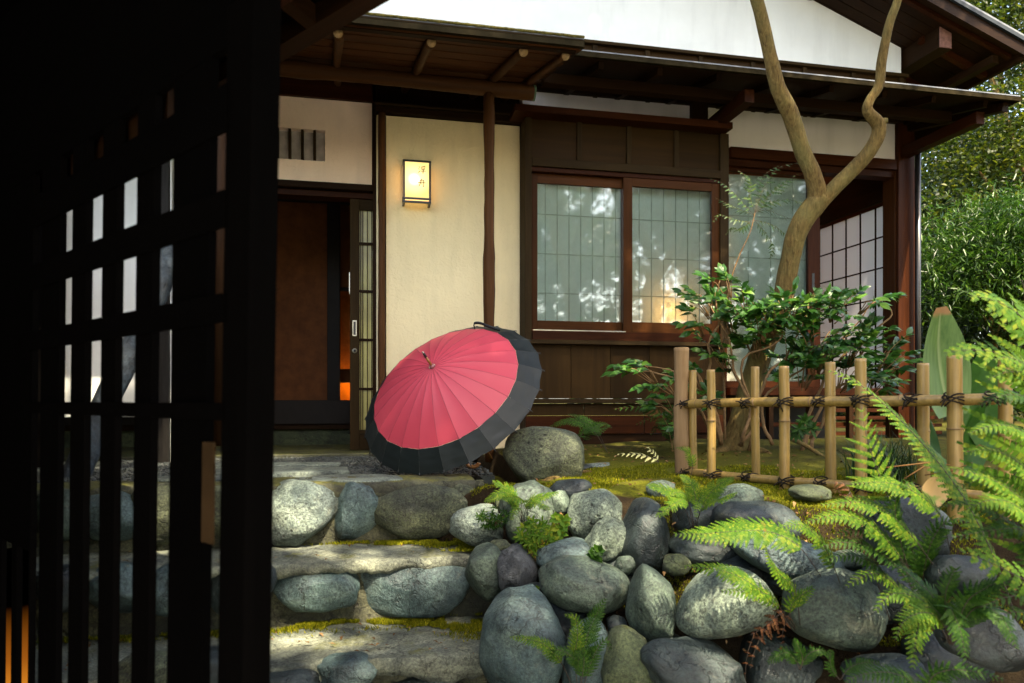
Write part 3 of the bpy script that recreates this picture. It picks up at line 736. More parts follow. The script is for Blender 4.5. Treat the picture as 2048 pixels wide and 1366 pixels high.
# side wall of the house on the right, mostly hidden
box('rear_side_wall', gx1-.02, gx1+.06, YD+.12, 9, 2.75, 3.25, M['dky'], house)

# ================================================================== wall lantern
yl0 = YB-.115
lx0, lx1 = X(806, yl0), X(862, yl0); lz0, lz1 = Zh(834, 399, yl0), Zh(834, 320, yl0)
lan = thing('wall_lantern', 'lit paper wall lantern in a black frame, lettered with two characters, on the cream wall', 'lantern', ((lx0+lx1)/2, yl0, (lz0+lz1)/2))
fw = .0135
m_, n_, l_ = newmat('glowing_paper')
tc = n_.new('ShaderNodeTexCoord'); sub = n_.new('ShaderNodeVectorMath'); sub.operation = 'SUBTRACT'
sub.inputs[1].default_value = (-.018, -.03, .004); l_.new(tc.outputs['Object'], sub.inputs[0])
ln = n_.new('ShaderNodeVectorMath'); ln.operation = 'LENGTH'; l_.new(sub.outputs[0], ln.inputs[0])
hot = ramp(n_, l_, ln.outputs['Value'], [(.022, (1, .86, .60)), (.058, (.46, .38, .18)), (.13, (.34, .255, .10))])
hot.node.color_ramp.interpolation = 'EASE'
em = n_.new('ShaderNodeEmission'); em.inputs[1].default_value = .58; l_.new(hot, em.inputs[0])
oo = n_.new('ShaderNodeOutputMaterial'); l_.new(em.outputs[0], oo.inputs[0]); M['lpaper'] = m_
m_s = emit('glowing_side_paper', (.9, .50, .20), .40)
yb_ = YB-.004
for x in (lx0, lx1-fw):
    for y in (yl0, yb_-fw): box('frame_upright', x, x+fw, y, y+fw, lz0, lz1, M['black'], lan, .001)
for z in (lz0-.0, lz1-fw, lz0-.022):
    box('frame_bar', lx0+(fw if z != lz1-fw else 0)*0-.0012, lx1+.0012, yl0-.0012, yl0+fw+.0012, z, z+fw, M['black'], lan, .001)
    for x in (lx0, lx1-fw): box('frame_bar', x-.0008, x+fw+.0008, yl0+fw+.0013, yb_-.0013-fw*0, z, z+fw*.98, M['black'], lan, .001)
for x in (lx0, lx1-fw): box('frame_foot', x, x+fw, yl0+.0004, yl0+fw, lz0-.020, lz0-.0005, M['black'], lan, 0)
box('top_plate', lx0+.001, lx1-.001, yl0+.012, yb_, lz1-.0075, lz1-.003, M['black'], lan, 0)
box('paper_front', lx0+fw, lx1-fw, yl0+.004, yl0+.006, lz0+fw, lz1-fw, M['lpaper'], lan, 0)
box('paper_side', lx0+.003, lx0+.0045, yl0+.011, yb_-fw, lz0+fw, lz1-fw-.001, m_s, lan, 0)
box('paper_side', lx1-.0045, lx1-.003, yl0+.011, yb_-fw, lz0+fw, lz1-fw-.001, m_s, lan, 0)
box('bottom_paper', lx0+fw, lx1-fw, yl0+.003, yl0+.005, lz0-.012, lz0-.001, m_s, lan, 0)
ink = plain('brown_ink', (.16, .07, .03), .9, .1)
def glyph(strokes, ox, oz, s):
    vs, fs = [], []
    for st in strokes:
        for (a, b) in zip(st[:-1], st[1:]):
            a, b = Vector((a[0], a[1])), Vector((b[0], b[1])); t = (b-a).normalized(); nn = Vector((-t.y, t.x)); wa = .055; wb = .030
            k = len(vs)
            for p, q in ((a-t*.01, wa), (b+t*.02, wb)):
                for sg in (-1, 1): vs.append((ox+(p.x+nn.x*q*sg)*s, yl0+.0032, oz+(p.y+nn.y*q*sg)*s))
            fs.append((k, k+1, k+3, k+2))
    return vs, fs
g1 = [[(.12, .88), (.26, .78)], [(.06, .62), (.2, .54)], [(.06, .12), (.26, .38)], [(.92, .97), (.42, .86)], [(.42, .78), (.50, .66)], [(.62, .80), (.67, .68)],
      [(.90, .80), (.78, .66)], [(.44, .56), (.84, .56), (.66, .43)], [(.66, .43), (.68, .06), (.54, .12)], [(.34, .32), (.98, .34)]]
g2 = [[(.52, 1.0), (.42, .86)], [(.3, .82), (.3, .4), (.14, .04)], [(.3, .82), (.74, .82)], [(.74, .82), (.74, .03), (.62, .1)], [(.46, .70), (.55, .60)],
      [(.46, .38), (.55, .28)], [(.02, .50), (1.0, .52)]]
gs = .052; gx = X(836, yl0)
for gdat, py in ((g1, 347), (g2, 373)):
    vs, fs = glyph(gdat, gx, Zh(844, py, yl0), gs); mesh('lettering', vs, fs, ink, lan)
# ================================================================== umbrella
UC = at(899, 800, 3.60)
def umbrella():
    ax = (RIGHT*(-.36)+UP*.64-FWD*.68).normalized()
    R, Hh = .500, .205
    UCc = UC.copy(); UCc.z = R*math.sqrt(1-ax.z**2)+.014
    u = thing('umbrella', 'open crimson umbrella with a black border leaning on its rim on the porch', 'umbrella', UCc)
    ex = (RIGHT-ax*RIGHT.dot(ax)).normalized(); ey = ax.cross(ex)
    N = 24
    def P(r, th, dz=0.0):
        """r 0..1 along the rib, th angle; height falls like a shallow dome"""
        k = 2*math.pi/N; f = (th/k) % 1; s = math.sin(math.pi*f)
        rr = R*r*(1-.016*s*r**1.5)                       # cloth is pulled in between the ribs
        h = Hh*(1-r**1.75)-.30*Hh*max(0, r-.8)*1.1-.0025*s*math.sin(math.pi*min(1, r))+dz
        return UCc+ex*math.cos(th)*rr+ey*math.sin(th)*rr+ax*h
    k = 2*math.pi/N
    def panel(name, i, r0, r1, nr, nth, m, wr=0.0):
        vs, fs = [], []
        g = .0007
        for a in range(nr+1):
            r = r0+(r1-r0)*a/nr
            for b in range(nth+1):
                f = b/nth; ga = g/max(r*R, .02)*.5
                th = i*k+ga+(k-2*ga)*f
                dz = wr*noise.noise(Vector((r*60, i*3.1+f*1.2, 5)))*math.sin(math.pi*f)+wr*.4*noise.noise(Vector((r*20, f*5+i, 2)))
                vs.append(P(r, th, dz))
        W = nth+1
        for a in range(nr):
            for b in range(nth): fs.append((a*W+b, a*W+b+1, (a+1)*W+b+1, (a+1)*W+b))
        return mesh(name, vs, fs, m, u, True)
    m, n, l = newmat('crimson_umbrella_cloth'); v = coords(n, l, rnd=False)
    oi = n.new('ShaderNodeObjectInfo')
    c = mix(n, l, oi.outputs['Random'], (.42, .046, .072), (.45, .050, .078))
    wv = noi(n, l, v, 900, 2)
    M['red'] = finish(m, n, l, c, .45, bump(n, l, wv, .08, .001), .35, .12)
    m, n, l = newmat('black_umbrella_border'); oi = n.new('ShaderNodeObjectInfo')
    M['ubk'] = finish(m, n, l, mix(n, l, oi.outputs['Random'], (.0050, .0090, .0092), (.0064, .0108, .0110)), .5, None, .3)
    seam = plain('dark_seam', (.16, .015, .03), .7)
    for i in range(N):
        panel('canopy_panel', i, .035, .805, 12, 5, M['red'], .0012)
        panel('border_panel', i, .8065, 1.0, 10, 6, M['ubk'], .0065)
        th = i*k
        tube('seam', [P(.035+.77*j/9, th, -.0002) for j in range(10)], .0011, seam, u, 4)
        tube('border_seam', [P(.81+.18*j/4, th, -.0002) for j in range(5)], .0010, M['black'], u, 4)
        tube('rib', [P(.05+.97*j/8, th, -.007) for j in range(9)], .0016, M['black'], u, 4)
        e = P(1.0, th); d = (P(1.0, th)-P(.94, th)).normalized()
        tube('rib_tip', [e-d*.012, e+d*.014], [.0026, .0020], M['black'], u, 6)
    top = UCc+ax*Hh
    ferr = (ax*1.0+RIGHT*(-.02)).normalized()
    wd = plain('lacquered_handle_wood', (.28, .12, .035), .25, .6)
    tube('ferrule_collar', [top-ax*.006, top+ax*.010], [.017, .011], plain('pinkish_collar', (.25, .08, .09), .3, .6), u, 14)
    tube('ferrule', [top+ax*.004, top+ax*.070], [.0075, .0062], wd, u, 10)
    tube('ferrule_cap', [top+ax*.068, top+ax*.098], [.0072, .006], M['black'], u, 10)
    tube('ferrule_tip', [top+ax*.0975, top+ax*.104], [.0055, .0045], M['alu'], u, 10)
    tube('shaft', [top-ax*.01, top-ax*.78], .006, wd, u, 8)
    # hooked handle under the rim
    b = top-ax*.70; hz = []
    tgt = at(946, 927, 3.66); tgt.z = .035
    for j in range(14):
        a = math.pi*1.15*j/13
        hz.append(tgt+RIGHT*(.030*math.cos(a))+UP*(-.022*math.sin(a))-ax*(-.01)*0)
    tube('hooked_handle', hz, .0105, wd, u, 10)
    # tie strap at the top edge
    q = P(.97, math.atan2((UP.dot(ey)), UP.dot(ex))+.05)
    pts = [at(1000, 660, 3.70), at(978, 653, 3.72), at(960, 646, 3.74), at(948, 647, 3.75), at(950, 656, 3.75)]
    vs, fs = [], []
    for i, p in enumerate(interp(pts, 16)):
        p = Vector(p); vs += [p+UP*.006-FWD*.004, p-UP*.008]
        if i: fs.append((2*i-2, 2*i, 2*i+1, 2*i-1))
    s = mesh('tie_strap', vs, fs, M['ubk'], u, True)
    sm = s.modifiers.new('thick', 'SOLIDIFY'); sm.thickness = .003
umbrella()

# ================================================================== porch and steps
steps = thing('stone_steps', 'mossy concrete garden steps faced with rounded stones, climbing to the porch', 'steps', (-.6, 2.8, -.5))
XS0 = -2.6
def tread(name, xr_, yb, yf, z, drop, seed, m, parent=steps, jag=.03):
    """rough slab: top with fine relief, rounded lip, torn lower edge"""
    n = 200; prof = []
    nt = 16
    for i in range(nt): prof.append((yb+(yf-yb)*i/(nt-1), 0, 0))
    prof += [(yf-.006, -.003, .3), (yf-.011, -.012, .6), (yf-.018, -drop*.6, .8), (yf-.006, -drop, 1), (yf+.03, -drop-.004, 1), (yf+.09, -drop, 1)]
    vs, fs = [], []; K = len(prof)
    for i in range(n):
        x = XS0+(xr_-XS0)*i/(n-1)
        ed = max(0, 1-(xr_-x)/.05)
        je = jag*noise.fractal(Vector((x*5, seed, 0)), .8, 2, 4)
        jf = .028*noise.noise(Vector((x*2.2, seed*3, 0)))+.012*noise.noise(Vector((x*9, seed*3, 0)))
        for (y, dz, w_) in prof:
            fr = (yb-y)/(yb-yf)
            hz = .007*noise.noise(Vector((x*3, y*6, seed)))+.005*noise.noise(Vector((x*14, y*14, seed)))+.003*noise.noise(Vector((x*45, y*45, seed)))
            vs.append((x+.02*ed*noise.noise(Vector((y*9, dz*9, 1))), y+jf*max(0, min(1, fr*1.4-.4)), z+dz+hz+je*w_*1.2-.012*ed-.010*fr))
    for i in range(n-1):
        for k in range(K-1): fs.append((i*K+k, (i+1)*K+k, (i+1)*K+k+1, i*K+k+1))
    fs.append(tuple((n-1)*K+k for k in range(K-1, -1, -1)))
    return mesh(name, vs, fs, m, parent, True)
def riser(name, xr_, y, z0, z1, seed, m=None):
    n, kz = 160, 18; vs, fs = [], []
    for i in range(n):
        x = XS0+(xr_-XS0)*i/(n-1)
        for k in range(kz):
            z = z0+(z1-z0)*k/(kz-1)
            vs.append((x, y+.030*noise.noise(Vector((x*4, z*6, seed)))+.012*noise.noise(Vector((x*14, z*14, seed)))+.05*(1-k/(kz-1))*-.6, z))
    for i in range(n-1):
        for k in range(kz-1): fs.append((i*kz+k, (i+1)*kz+k, (i+1)*kz+k+1, i*kz+k+1))
    c = len(vs); vs += [(xr_, y, z1), (xr_, y+.4, z1), (xr_, y+.4, z0), (xr_, y-.03, z0)]; fs.append((c, c+1, c+2, c+3))
    return mesh(name, vs, fs, m or M['conc'], steps, True)
YT0, YT1, YT2 = 3.14, 2.83, 2.47
ZT1, ZT2 = -.262, -.525
riser('riser', .52, YT0+.03, ZT1-.05, -.002, 1); riser('riser', .58, YT1+.06, ZT2-.05, ZT1-.03, 2); riser('riser', .50, YT2+.06, -1.15, ZT2-.03, 3)
tread('tread', .455, YT0+.10, YT1, ZT1, .050, 11, M['tread'])
tread('tread', .475, YT1+.10, YT2, ZT2, .085, 12, M['tread'], jag=.045)
def kerb():
    n = 160; vs, fs = [], []; prof = [(3.50, -.012), (3.42, .001), (3.36, .004), (3.19, .003), (3.155, -.003), (3.145, -.02), (3.15, -.06)]; K = len(prof)
    for i in range(n):
        x = XS0+(.475-XS0)*i/(n-1)
        for y, z in prof:
            vs.append((x, y+.012*noise.noise(Vector((x*5, y*9, 3))), z+.004*noise.noise(Vector((x*20, y*20, 3)))))
    for i in range(n-1):
        for k in range(K-1): fs.append((i*K+k, (i+1)*K+k, (i+1)*K+k+1, i*K+k+1))
    mesh('porch_kerb', vs, fs, M['conc'], steps, True)
kerb()
# stones set in the risers
def rstone(cx, cy, rx, ry, Y, m, seed, rot=0, q=2.6, amp=.1, fine=.02, dp=.09, lab=None):
    c = atY(cx, cy, Y); t = D(cx, cy); Zz = Y/t.y
    o = blob('riser_stone', c+FWD*.020, (rx*1.07*Zz/F, ry*1.05*Zz/F, dp), rot, m, seed, 4, q, amp, fine, parent=steps)
    if lab: o['label'] = lab
rstone(588, 1029, 80, 62, YT0, M['r_white'], 1, 0, 2.3, .10, .07, .11, 'rough white sunlit stone')
rstone(705, 1024, 42, 54, YT0, M['r_blue'], 2, -6, 3.2, .12, .03, .08, 'narrow blue grey stone')
rstone(834, 1027, 98, 54, YT0, M['r_olive'], 3, 2, 2.3, .05, .03, .11, 'large olive brown stone')
rstone(925, 1010, 34, 44, YT0+.03, M['r_olive'], 4, 0, 3.0, .1, .02, .07)
rstone(626, 1176, 88, 46, YT1+.02, M['r_blue'], 5, -4, 2.3, .10, .02, .09, 'rounded blue grey stone')
rstone(826, 1180, 120, 54, YT1+.02, M['r_blue'], 6, 0, 2.8, .08, .015, .08, 'broad flat blue grey stone')
rstone(695, 1348, 62, 36, YT2, M['r_blue'], 7, 0, 2.4, .1, .02, .08)
rstone(560, 1372, 70, 38, YT2, M['r_dark'], 8, 0, 2.4, .1, .02, .08)
rstone(850, 1400, 90, 40, YT2, M['r_dark'], 9, 0, 2.4, .1, .02, .08)
for (x_, y_, rx_, ry_, Y_, m_, s_) in ((455, 1030, 50, 58, YT0, 'r_olive', 21), (330, 1028, 66, 58, YT0, 'r_olive', 22), (215, 1035, 55, 52, YT0, 'r_blue', 23), (120, 1030, 45, 50, YT0, 'r_green', 24),
                                  (480, 1175, 66, 52, YT1, 'r_dark', 25), (345, 1178, 62, 52, YT1, 'r_blue', 26), (228, 1180, 55, 50, YT1, 'r_blue', 27), (120, 1178, 50, 46, YT1, 'r_dark', 28),
                                  (420, 1350, 60, 44, YT2, 'r_dark', 29), (290, 1350, 66, 44, YT2, 'r_olive', 30)):
    rstone(x_, y_, rx_, ry_, Y_, M[m_], s_)
# moss on the treads
def tuft_field(name, gen, n, m, h, wd, parent=None, label=None, seed=0):
    R = random.Random(seed); vs, fs = [], []
    for _ in range(n):
        p = gen(R)
        if p is None: continue
        a = R.random()*6.28; t = Vector((math.cos(a), math.sin(a), 0)); hh = h*R.uniform(.5, 1.3); ln = Vector((R.uniform(-.6, .6), R.uniform(-.6, .6), 0))*hh
        k = len(vs); vs += [p-t*wd, p+t*wd, p+UP*hh+ln]; fs.append((k, k+1, k+2))
    o = mesh(name, vs, fs, m, parent, center=False if parent is None else True)
    o['kind'] = 'stuff'
    if label: o['label'] = label
    return o
def tread_moss(R):
    r = R.random()
    if r < .62:      # back of lower tread, thick at the right end
        x = -1.2+1.66*R.random()**.6; y = YT1+.07-abs(R.gauss(0, .045))-max(0, x-.10)*abs(R.gauss(0, .42)); z = ZT2
        if x > .46 or y < YT2+.03: return None
    else:
        x = .46-abs(R.gauss(0, .20)); y = YT0-.005-abs(R.gauss(0, .02+max(0, x-.16)*.42)); z = ZT1
        if x > .45 or y < YT1+.0: return None
    if noise.noise(Vector((x*7, y*14, 2)))+.5*noise.noise(Vector((x*30, y*30, 2))) < -.08: return None
    z += .007*noise.noise(Vector((x*3, y*6, 11 if z > -.4 else 12)))+.005*noise.noise(Vector((x*14, y*14, 11 if z > -.4 else 12)))+.001
    return Vector((x, y, z))
tuft_field('tread_moss', tread_moss, 70000, M['mosst'], .012, .0026, steps, seed=3)
# porch paving
porch = thing('porch_paving', 'pebbled porch floor with pale flat granite slabs in front of the door', 'paving', (-.5, 4.0, 0))
box('mortar_bed', XS0, .62, 3.45, 4.80, -.10, -.016, M['peb'], porch, 0)
def flat_slab(pts, z, th, seed, m=None):
    P_ = [at(a, b, CAMZ*F/(b-HY)) for a, b in pts]; P_ = [Vector((p.x, p.y, 0)) for p in P_]
    ring = []
    for a, b in zip(P_, P_[1:]+P_[:1]):
        for j in range(10):
            p = a.lerp(b, j/10); ring.append(p+Vector((noise.noise(p*14+Vector((seed, 0, 0))), noise.noise(p*14+Vector((0, seed, 0))), 0))*.012)
    c = sum(ring, Vector())/len(ring); k = len(ring); vs = []; 
    for s_, zz in ((1.0, z-th), (1.0, z-.006), (.985, z), (.5, z+.001)):
        for p in ring:
            q_ = c+(p-c)*s_ if s_ > .6 else c+(p-c)*s_; vs.append((q_.x, q_.y, zz+(.002*noise.noise(Vector((q_.x*20, q_.y*20, seed))))))
    vs.append((c.x, c.y, z)); fs = []
    for r in range(3):
        for i in range(k): fs.append((r*k+i, r*k+(i+1) % k, (r+1)*k+(i+1) % k, (r+1)*k+i))
    for i in range(k): fs.append((3*k+i, 3*k+(i+1) % k, 4*k))
    mesh('paving_slab', vs, fs, m or M['slab'], porch, True)
flat_slab([(430, 938), (560, 936), (690, 937), (700, 945), (560, 950), (430, 952)], .010, .03, 1)
flat_slab([(590, 953), (760, 949), (800, 953), (812, 961), (700, 965), (588, 963)], .004, .03, 2)
flat_slab([(430, 927), (560, 926), (680, 927), (672, 932), (540, 934), (430, 934)], .008, .03, 3)
flat_slab([(300, 955), (430, 954), (520, 956), (500, 964), (300, 965)], .010, .03, 5)
def pebbles():
    bm0 = bmesh.new(); bmesh.ops.create_icosphere(bm0, subdivisions=1, radius=1)
    bv = [v.co.copy() for v in bm0.verts]; bf = [tuple(v.index for v in f.verts) for f in bm0.faces]; bm0.free()
    R = random.Random(5); vs, fs = [], []
    for _ in range(5200):
        x, y = R.uniform(-1.5, .62), 3.46+1.30*R.random(); r = R.uniform(.008, .017); a = R.random()*3.14; e = R.uniform(.5, .8)
        c, s = math.cos(a), math.sin(a); k = len(vs)
        for v in bv:
            X_, Y_ = v.x*r, v.y*r*e; vs.append((x+X_*c-Y_*s, y+X_*s+Y_*c, -.013+v.z*r*.55))
        fs += [(k+a_, k+b_, k+c_) for a_, b_, c_ in bf]
    o = mesh('pebbles', vs, fs, M['peb'], porch, True); o['kind'] = 'stuff'
pebbles()

# ================================================================== boulders of the bank
def bl(cx, cy, rx, ry, m, seed, label, rot=0, Z=None, off=0.0, q=2.35, amp=.09, fine=.018, dep=None, dents=2, sub=4):
    t = Z if Z else slope_t(cx, cy, off)
    r1, r2 = rx*t/F, ry*t/F; d = dep or (r1+r2)*.5
    c = at(cx, cy, t)
    return blob('boulder', c, (r1, r2, d), rot, M[m], seed, sub, q, amp, fine, label, 'boulder', 'boulders banked up beside the steps', dents=dents)
BL = [
 (1088, 918, 82, 66, 'r_olive', 101, 'upright olive lichened boulder standing beside the umbrella', -4, 3.36, 0, 3.0, .07, .015, .12),
 (953, 1052, 53, 42, 'r_white', 102, 'small white flecked stone right of the top step', -6, None, .02, 2.5, .12, .05),
 (1060, 1030, 58, 66, 'r_green', 103, 'cracked grey boulder behind the small fern nearest the porch', 8, None, .06),
 (1140, 985, 46, 26, 'r_dark', 104, 'low dark stone half sunk in moss under the driftwood', 10, None, .10),
 (1190, 1034, 56, 56, 'r_pale', 105, 'pale smooth green grey boulder with a notched top', 0, None, .06, 2.5, .10, .008),
 (1216, 1085, 36, 50, 'r_pale', 106, 'pale angular stone wedged left of the tall dark boulder', -28, None, .0, 2.6, .14, .02),
 (1290, 1076, 52, 84, 'r_dark', 107, 'tall dark upright boulder in the middle of the bank', -8, None, .0, 2.5, .08, .015),
 (1128, 1112, 60, 37, 'r_blue', 108, 'small blue grey stone with a sunlit top above the large oval one', 6, None, .0),
 (1034, 1144, 42, 50, 'r_purp', 109, 'rough purple grey stone beside the middle step', 22, None, -.03, 2.6, .18, .05),
 (972, 1142, 44, 58, 'r_green', 110, 'smooth grey green stone tucked at the end of the middle step', 18, None, .03),
 (1168, 1168, 95, 52, 'r_green', 111, 'large smooth oval boulder lying across the middle of the bank', -10, None, -.04, 2.2, .05, .012),
 (1044, 1282, 86, 100, 'r_blue', 112, 'big pitted blue grey boulder at the foot of the steps', 0, None, -.02, 2.7, .10, .03),
 (1302, 1216, 52, 88, 'r_green', 113, 'tall egg shaped grey boulder right of the large oval one', 8, None, -.05, 2.2, .05, .012),
 (1180, 1325, 54, 84, 'r_blue', 114, 'blue grey boulder behind the fern at the bottom edge', -4, None, .04),
 (1256, 1340, 52, 82, 'r_moss', 115, 'mossy boulder at the bottom edge below the egg shaped one', 4, None, -.02),
 (1450, 1208, 104, 68, 'r_pale', 116, 'pale speckled wedge shaped boulder under the fern fronds', 14, None, -.08, 2.3, .06, .012),
 (1386, 1338, 96, 56, 'r_dark', 117, 'dark glossy boulder at the bottom edge below the pale wedge', -8, None, -.06, 2.4, .12, .02),
 (1670, 1218, 98, 78, 'r_green', 118, 'round grey boulder half in shade right of the withered fern', -6, None, -.06, 2.2, .04, .010),
 (1322, 985, 34, 24, 'r_green', 119, 'small stone in moss left of the fence post fern', 0, None, .16),
 (1400, 1035, 56, 45, 'r_dark', 120, 'dark stone behind the stems of the fence post fern', 0, None, .05),
 (1468, 1002, 64, 32, 'r_green', 121, 'flat grey stone lying just below the second bamboo picket', 6, None, .04),
 (1512, 1046, 86, 44, 'r_dark', 122, 'dark stone with a slit, below the flat one near the fence', 0, None, .02, 2.5, .08, .01),
 (1585, 1116, 118, 44, 'r_blue', 123, 'long flat blue grey boulder under the arching frond', -12, None, -.01, 2.5, .06, .012),
 (1812, 1066, 78, 72, 'r_dark', 124, 'large slate dark boulder behind the ferns at the right end of the fence', -10, 2.12, 0, 2.4, .08, .012),
 (1925, 1152, 70, 46, 'r_dark', 125, 'dark low stone in shade at the far right', 5, 1.95),
 (1412, 1098, 72, 36, 'r_dark', 126, 'dark stone in the gap above the pale wedge', -8, None, .08),
 (1768, 1352, 84, 40, 'r_dark', 127, 'dark stone at the bottom edge below the round grey boulder', 8, None, -.04),
 (1968, 1272, 90, 60, 'r_dark', 128, 'dark wet stone low at the right edge', -10, 1.80),
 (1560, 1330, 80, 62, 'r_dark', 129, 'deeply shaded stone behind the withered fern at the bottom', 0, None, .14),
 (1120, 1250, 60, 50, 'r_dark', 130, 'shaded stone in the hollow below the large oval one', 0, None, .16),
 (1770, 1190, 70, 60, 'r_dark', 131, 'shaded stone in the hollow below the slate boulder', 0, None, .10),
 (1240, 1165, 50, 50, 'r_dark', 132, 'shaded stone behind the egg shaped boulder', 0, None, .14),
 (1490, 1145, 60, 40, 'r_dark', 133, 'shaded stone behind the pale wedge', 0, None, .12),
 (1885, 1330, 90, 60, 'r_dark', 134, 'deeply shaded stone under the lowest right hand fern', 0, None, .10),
 (1195, 938, 44, 14, 'slab', 135, 'low pale grey stone in gravel behind the upright boulder', 0, 3.66, 0, 3.0, .05, .02),
 (1160, 938, 28, 12, 'r_dark', 136, 'small black stone at the foot of the upright boulder', 0, 3.56),
 (1012, 1000, 26, 22, 'r_moss', 137, 'small brown mossy stone under the porch kerb', 0, None, .05),
 (1256, 1128, 26, 20, 'r_green', 139, 'small stone wedged above the egg shaped boulder', 10, None, .0),
 (1072, 1182, 22, 18, 'r_dark', 140, 'small dark stone below the purple grey stone', 0, None, .0),
 (1352, 1130, 30, 22, 'r_moss', 141, 'small mossy stone left of the pale wedge', -10, None, .02),
 (1118, 1005, 24, 26, 'r_green', 142, 'narrow stone between the cracked grey boulder and the notched pale one', 0, None, .06),
 (1000, 1095, 22, 16, 'r_olive', 143, 'small olive stone above the purple grey stone', 0, None, .0),
 (1340, 1290, 26, 26, 'r_dark', 144, 'small dark stone right of the egg shaped boulder near the bottom', 0, None, .02),
 (1566, 1170, 30, 20, 'r_dark', 145, 'small dark stone between the pale wedge and the round boulder', 0, None, .02),
 (1232, 1255, 22, 24, 'r_dark', 146, 'small dark stone left of the egg shaped boulder', 0, None, .04),
 (1700, 1120, 30, 20, 'r_green', 147, 'small green grey stone above the round boulder', 0, None, .02),
 (1620, 985, 40, 18, 'r_moss', 138, 'sunken mossy stone below the third bamboo picket', 0, None, .08),
]
for b in BL: bl(*b[:11 if len(b) >= 11 else len(b)][:7], rot=b[7], Z=b[8], off=b[9] if len(b) > 9 else 0,
               q=b[10] if len(b) > 10 else 2.35, amp=b[11] if len(b) > 11 else .09, fine=b[12] if len(b) > 12 else .018, dep=b[13] if len(b) > 13 else None)
# driftwood root on the moss
dw = interp([(1062, 978, 3.18, .006), (1090, 965, 3.25, .016), (1125, 952, 3.32, .020), (1160, 946, 3.40, .016), (1182, 944, 3.45, .006)], 18)
tag(tube('driftwood', [at(p[0], p[1], p[2]) for p in dw], [p[3]*1.15 for p in dw], M['bark'], None, 10, True, .25), 'weathered piece of driftwood lying on the moss below the upright boulder', 'driftwood')

# ================================================================== bamboo fence
bam = {}
def bamboo_mat(ax):
    m, n, l = newmat('dry_bamboo_'+ax); st = {'x': (.05, 1, 1), 'z': (1, 1, .05)}[ax]
    v = coords(n, l, st); a = noi(n, l, v, 70, 4, .6); b = noi(n, l, coords(n, l), 6, 6, .65)
    c = ramp(n, l, a, [(.3, (.165, .100, .022)), (.7, (.29, .185, .050))])
    c = mix(n, l, ramp(n, l, b, [(.5, (0, 0, 0)), (.75, (.7, .7, .7))]), c, (.15, .09, .025))
    return finish(m, n, l, c, .42, bump(n, l, a, .15, .003), .5)
M['bamz'] = bamboo_mat('z'); M['bamx'] = bamboo_mat('x')
M['node'] = plain('bamboo_node', (.17, .10, .04), .6)
M['bcut'] = plain('bamboo_cut_end', (.42, .26, .11), .8)
fence = thing('bamboo_fence', 'low yotsume bamboo lattice fence tied with black rope, ending in a peeled wooden post', 'fence', at(1363, 950, 3.4))
def fz(px):   # depth of the rail line at a picture column
    u = (px-CX)/F; u0, u1 = (1363-CX)/F, (1900-CX)/F
    r0, f0, r1, f1 = u0*3.40, 3.40, u1*2.45, 2.45
    s = (r0-u*f0)/(u*(f1-f0)-(r1-r0)); return f0+(f1-f0)*s
FD = (at(1900, 800, 2.45)-at(1363, 800, 3.40)).normalized(); FN = Vector((-FD.y, FD.x, 0)); FN = FN if FN.y > 0 else -FN
def bamboo(name, p, q, r, m, nodes, seed, top=True):
    p, q = Vector(p), Vector(q); R = random.Random(seed); pts, rad = [], []; L = (q-p).length
    ks = [R.uniform(.1, .3)*.36+i*.30/L*R.uniform(.9, 1.1) for i in range(nodes)]
    n = 60; o = (q-p).normalized().orthogonal()
    for i in range(n):
        f = i/(n-1); pts.append(p.lerp(q, f)+o*.003*math.sin(f*6+seed)); rr = r*(1-.05*f)
        for k in ks:
            d = (f-k)*L; rr *= 1+.09*math.exp(-(d/.005)**2)-.05*math.exp(-((d-.012)/.01)**2)
        rad.append(rr)
    o_ = tube(name, pts, rad, m, fence, 14)
    for k in ks:
        if 0.02 < k < .98:
            c = p.lerp(q, k); t = (q-p).normalized(); tube('node', [c-t*.0018, c+t*.0018], r*(1-.05*k)*1.10, M['node'], o_ if False else fence, 14)
    return o_
def rope(p, r1, r2, t1, t2, seed):
    """lashing: loops round the crossing"""
    vs, fs = [], []; R = random.Random(seed)
    for j in range(4):
        dirn = (t1+t2*(1 if j % 2 else -1)*.5).normalized() if j < 4 else t1
        n_ = FN; side = dirn.cross(n_).normalized(); pts = []
        for i in range(19):
            a = 2*math.pi*i/18
            pts.append(p+side*math.cos(a)*(r1+r2)*.72+n_*math.sin(a)*(r1+r2)*1.02+dirn*((j-1.5)*.006+.004*math.sin(a*2)))
        v, f = tube_data(pts, .0029, 6, True); k = len(vs); vs += v; fs += [tuple(x+k for x in ff) for ff in f]
    for j in range(3):
        d = Vector((R.uniform(-1, 1), R.uniform(-.3, .1), R.uniform(-.6, .8))).normalized()
        s = p-FN*(r1+r2)*1.1; v, f = tube_data([s, s+d*.016-FN*.004, s+d*.034+Vector((0, 0, -.008))], [.0034, .003, .0022], 6); k = len(vs); vs += v; fs += [tuple(x+k for x in ff) for ff in f]
    mesh('rope_tie', vs, fs, M['rope'], fence, True)
RT0, RT1 = at(1372, 808, fz(1372)), at(1990, 797, fz(1990)*.985)
RB0, RB1 = at(1372, 944, fz(1372)), at(1990, 996, fz(1990)*.985)
bamboo('rail', RT0, RT1, .0205, M['bamx'], 4, 3); bamboo('rail', RB0, RB1, .0195, M['bamx'], 4, 6)
bm = bmesh.new()
pc = at(1363, 955, 3.41)
log('post', (pc.x, pc.y, -.06), (at(1363, 696, 3.41)).xyz, .0345, wood('peeled_post', (.22, .135, .065), (.36, .24, .13), 'z', .65, 50, .5), fence, 40, 61, .05, .003, 3)
pe = at(1363, 696, 3.41); tube('post_top', [pe-UP*.002, pe+UP*.002], .0335, M['endg'], fence, 14)
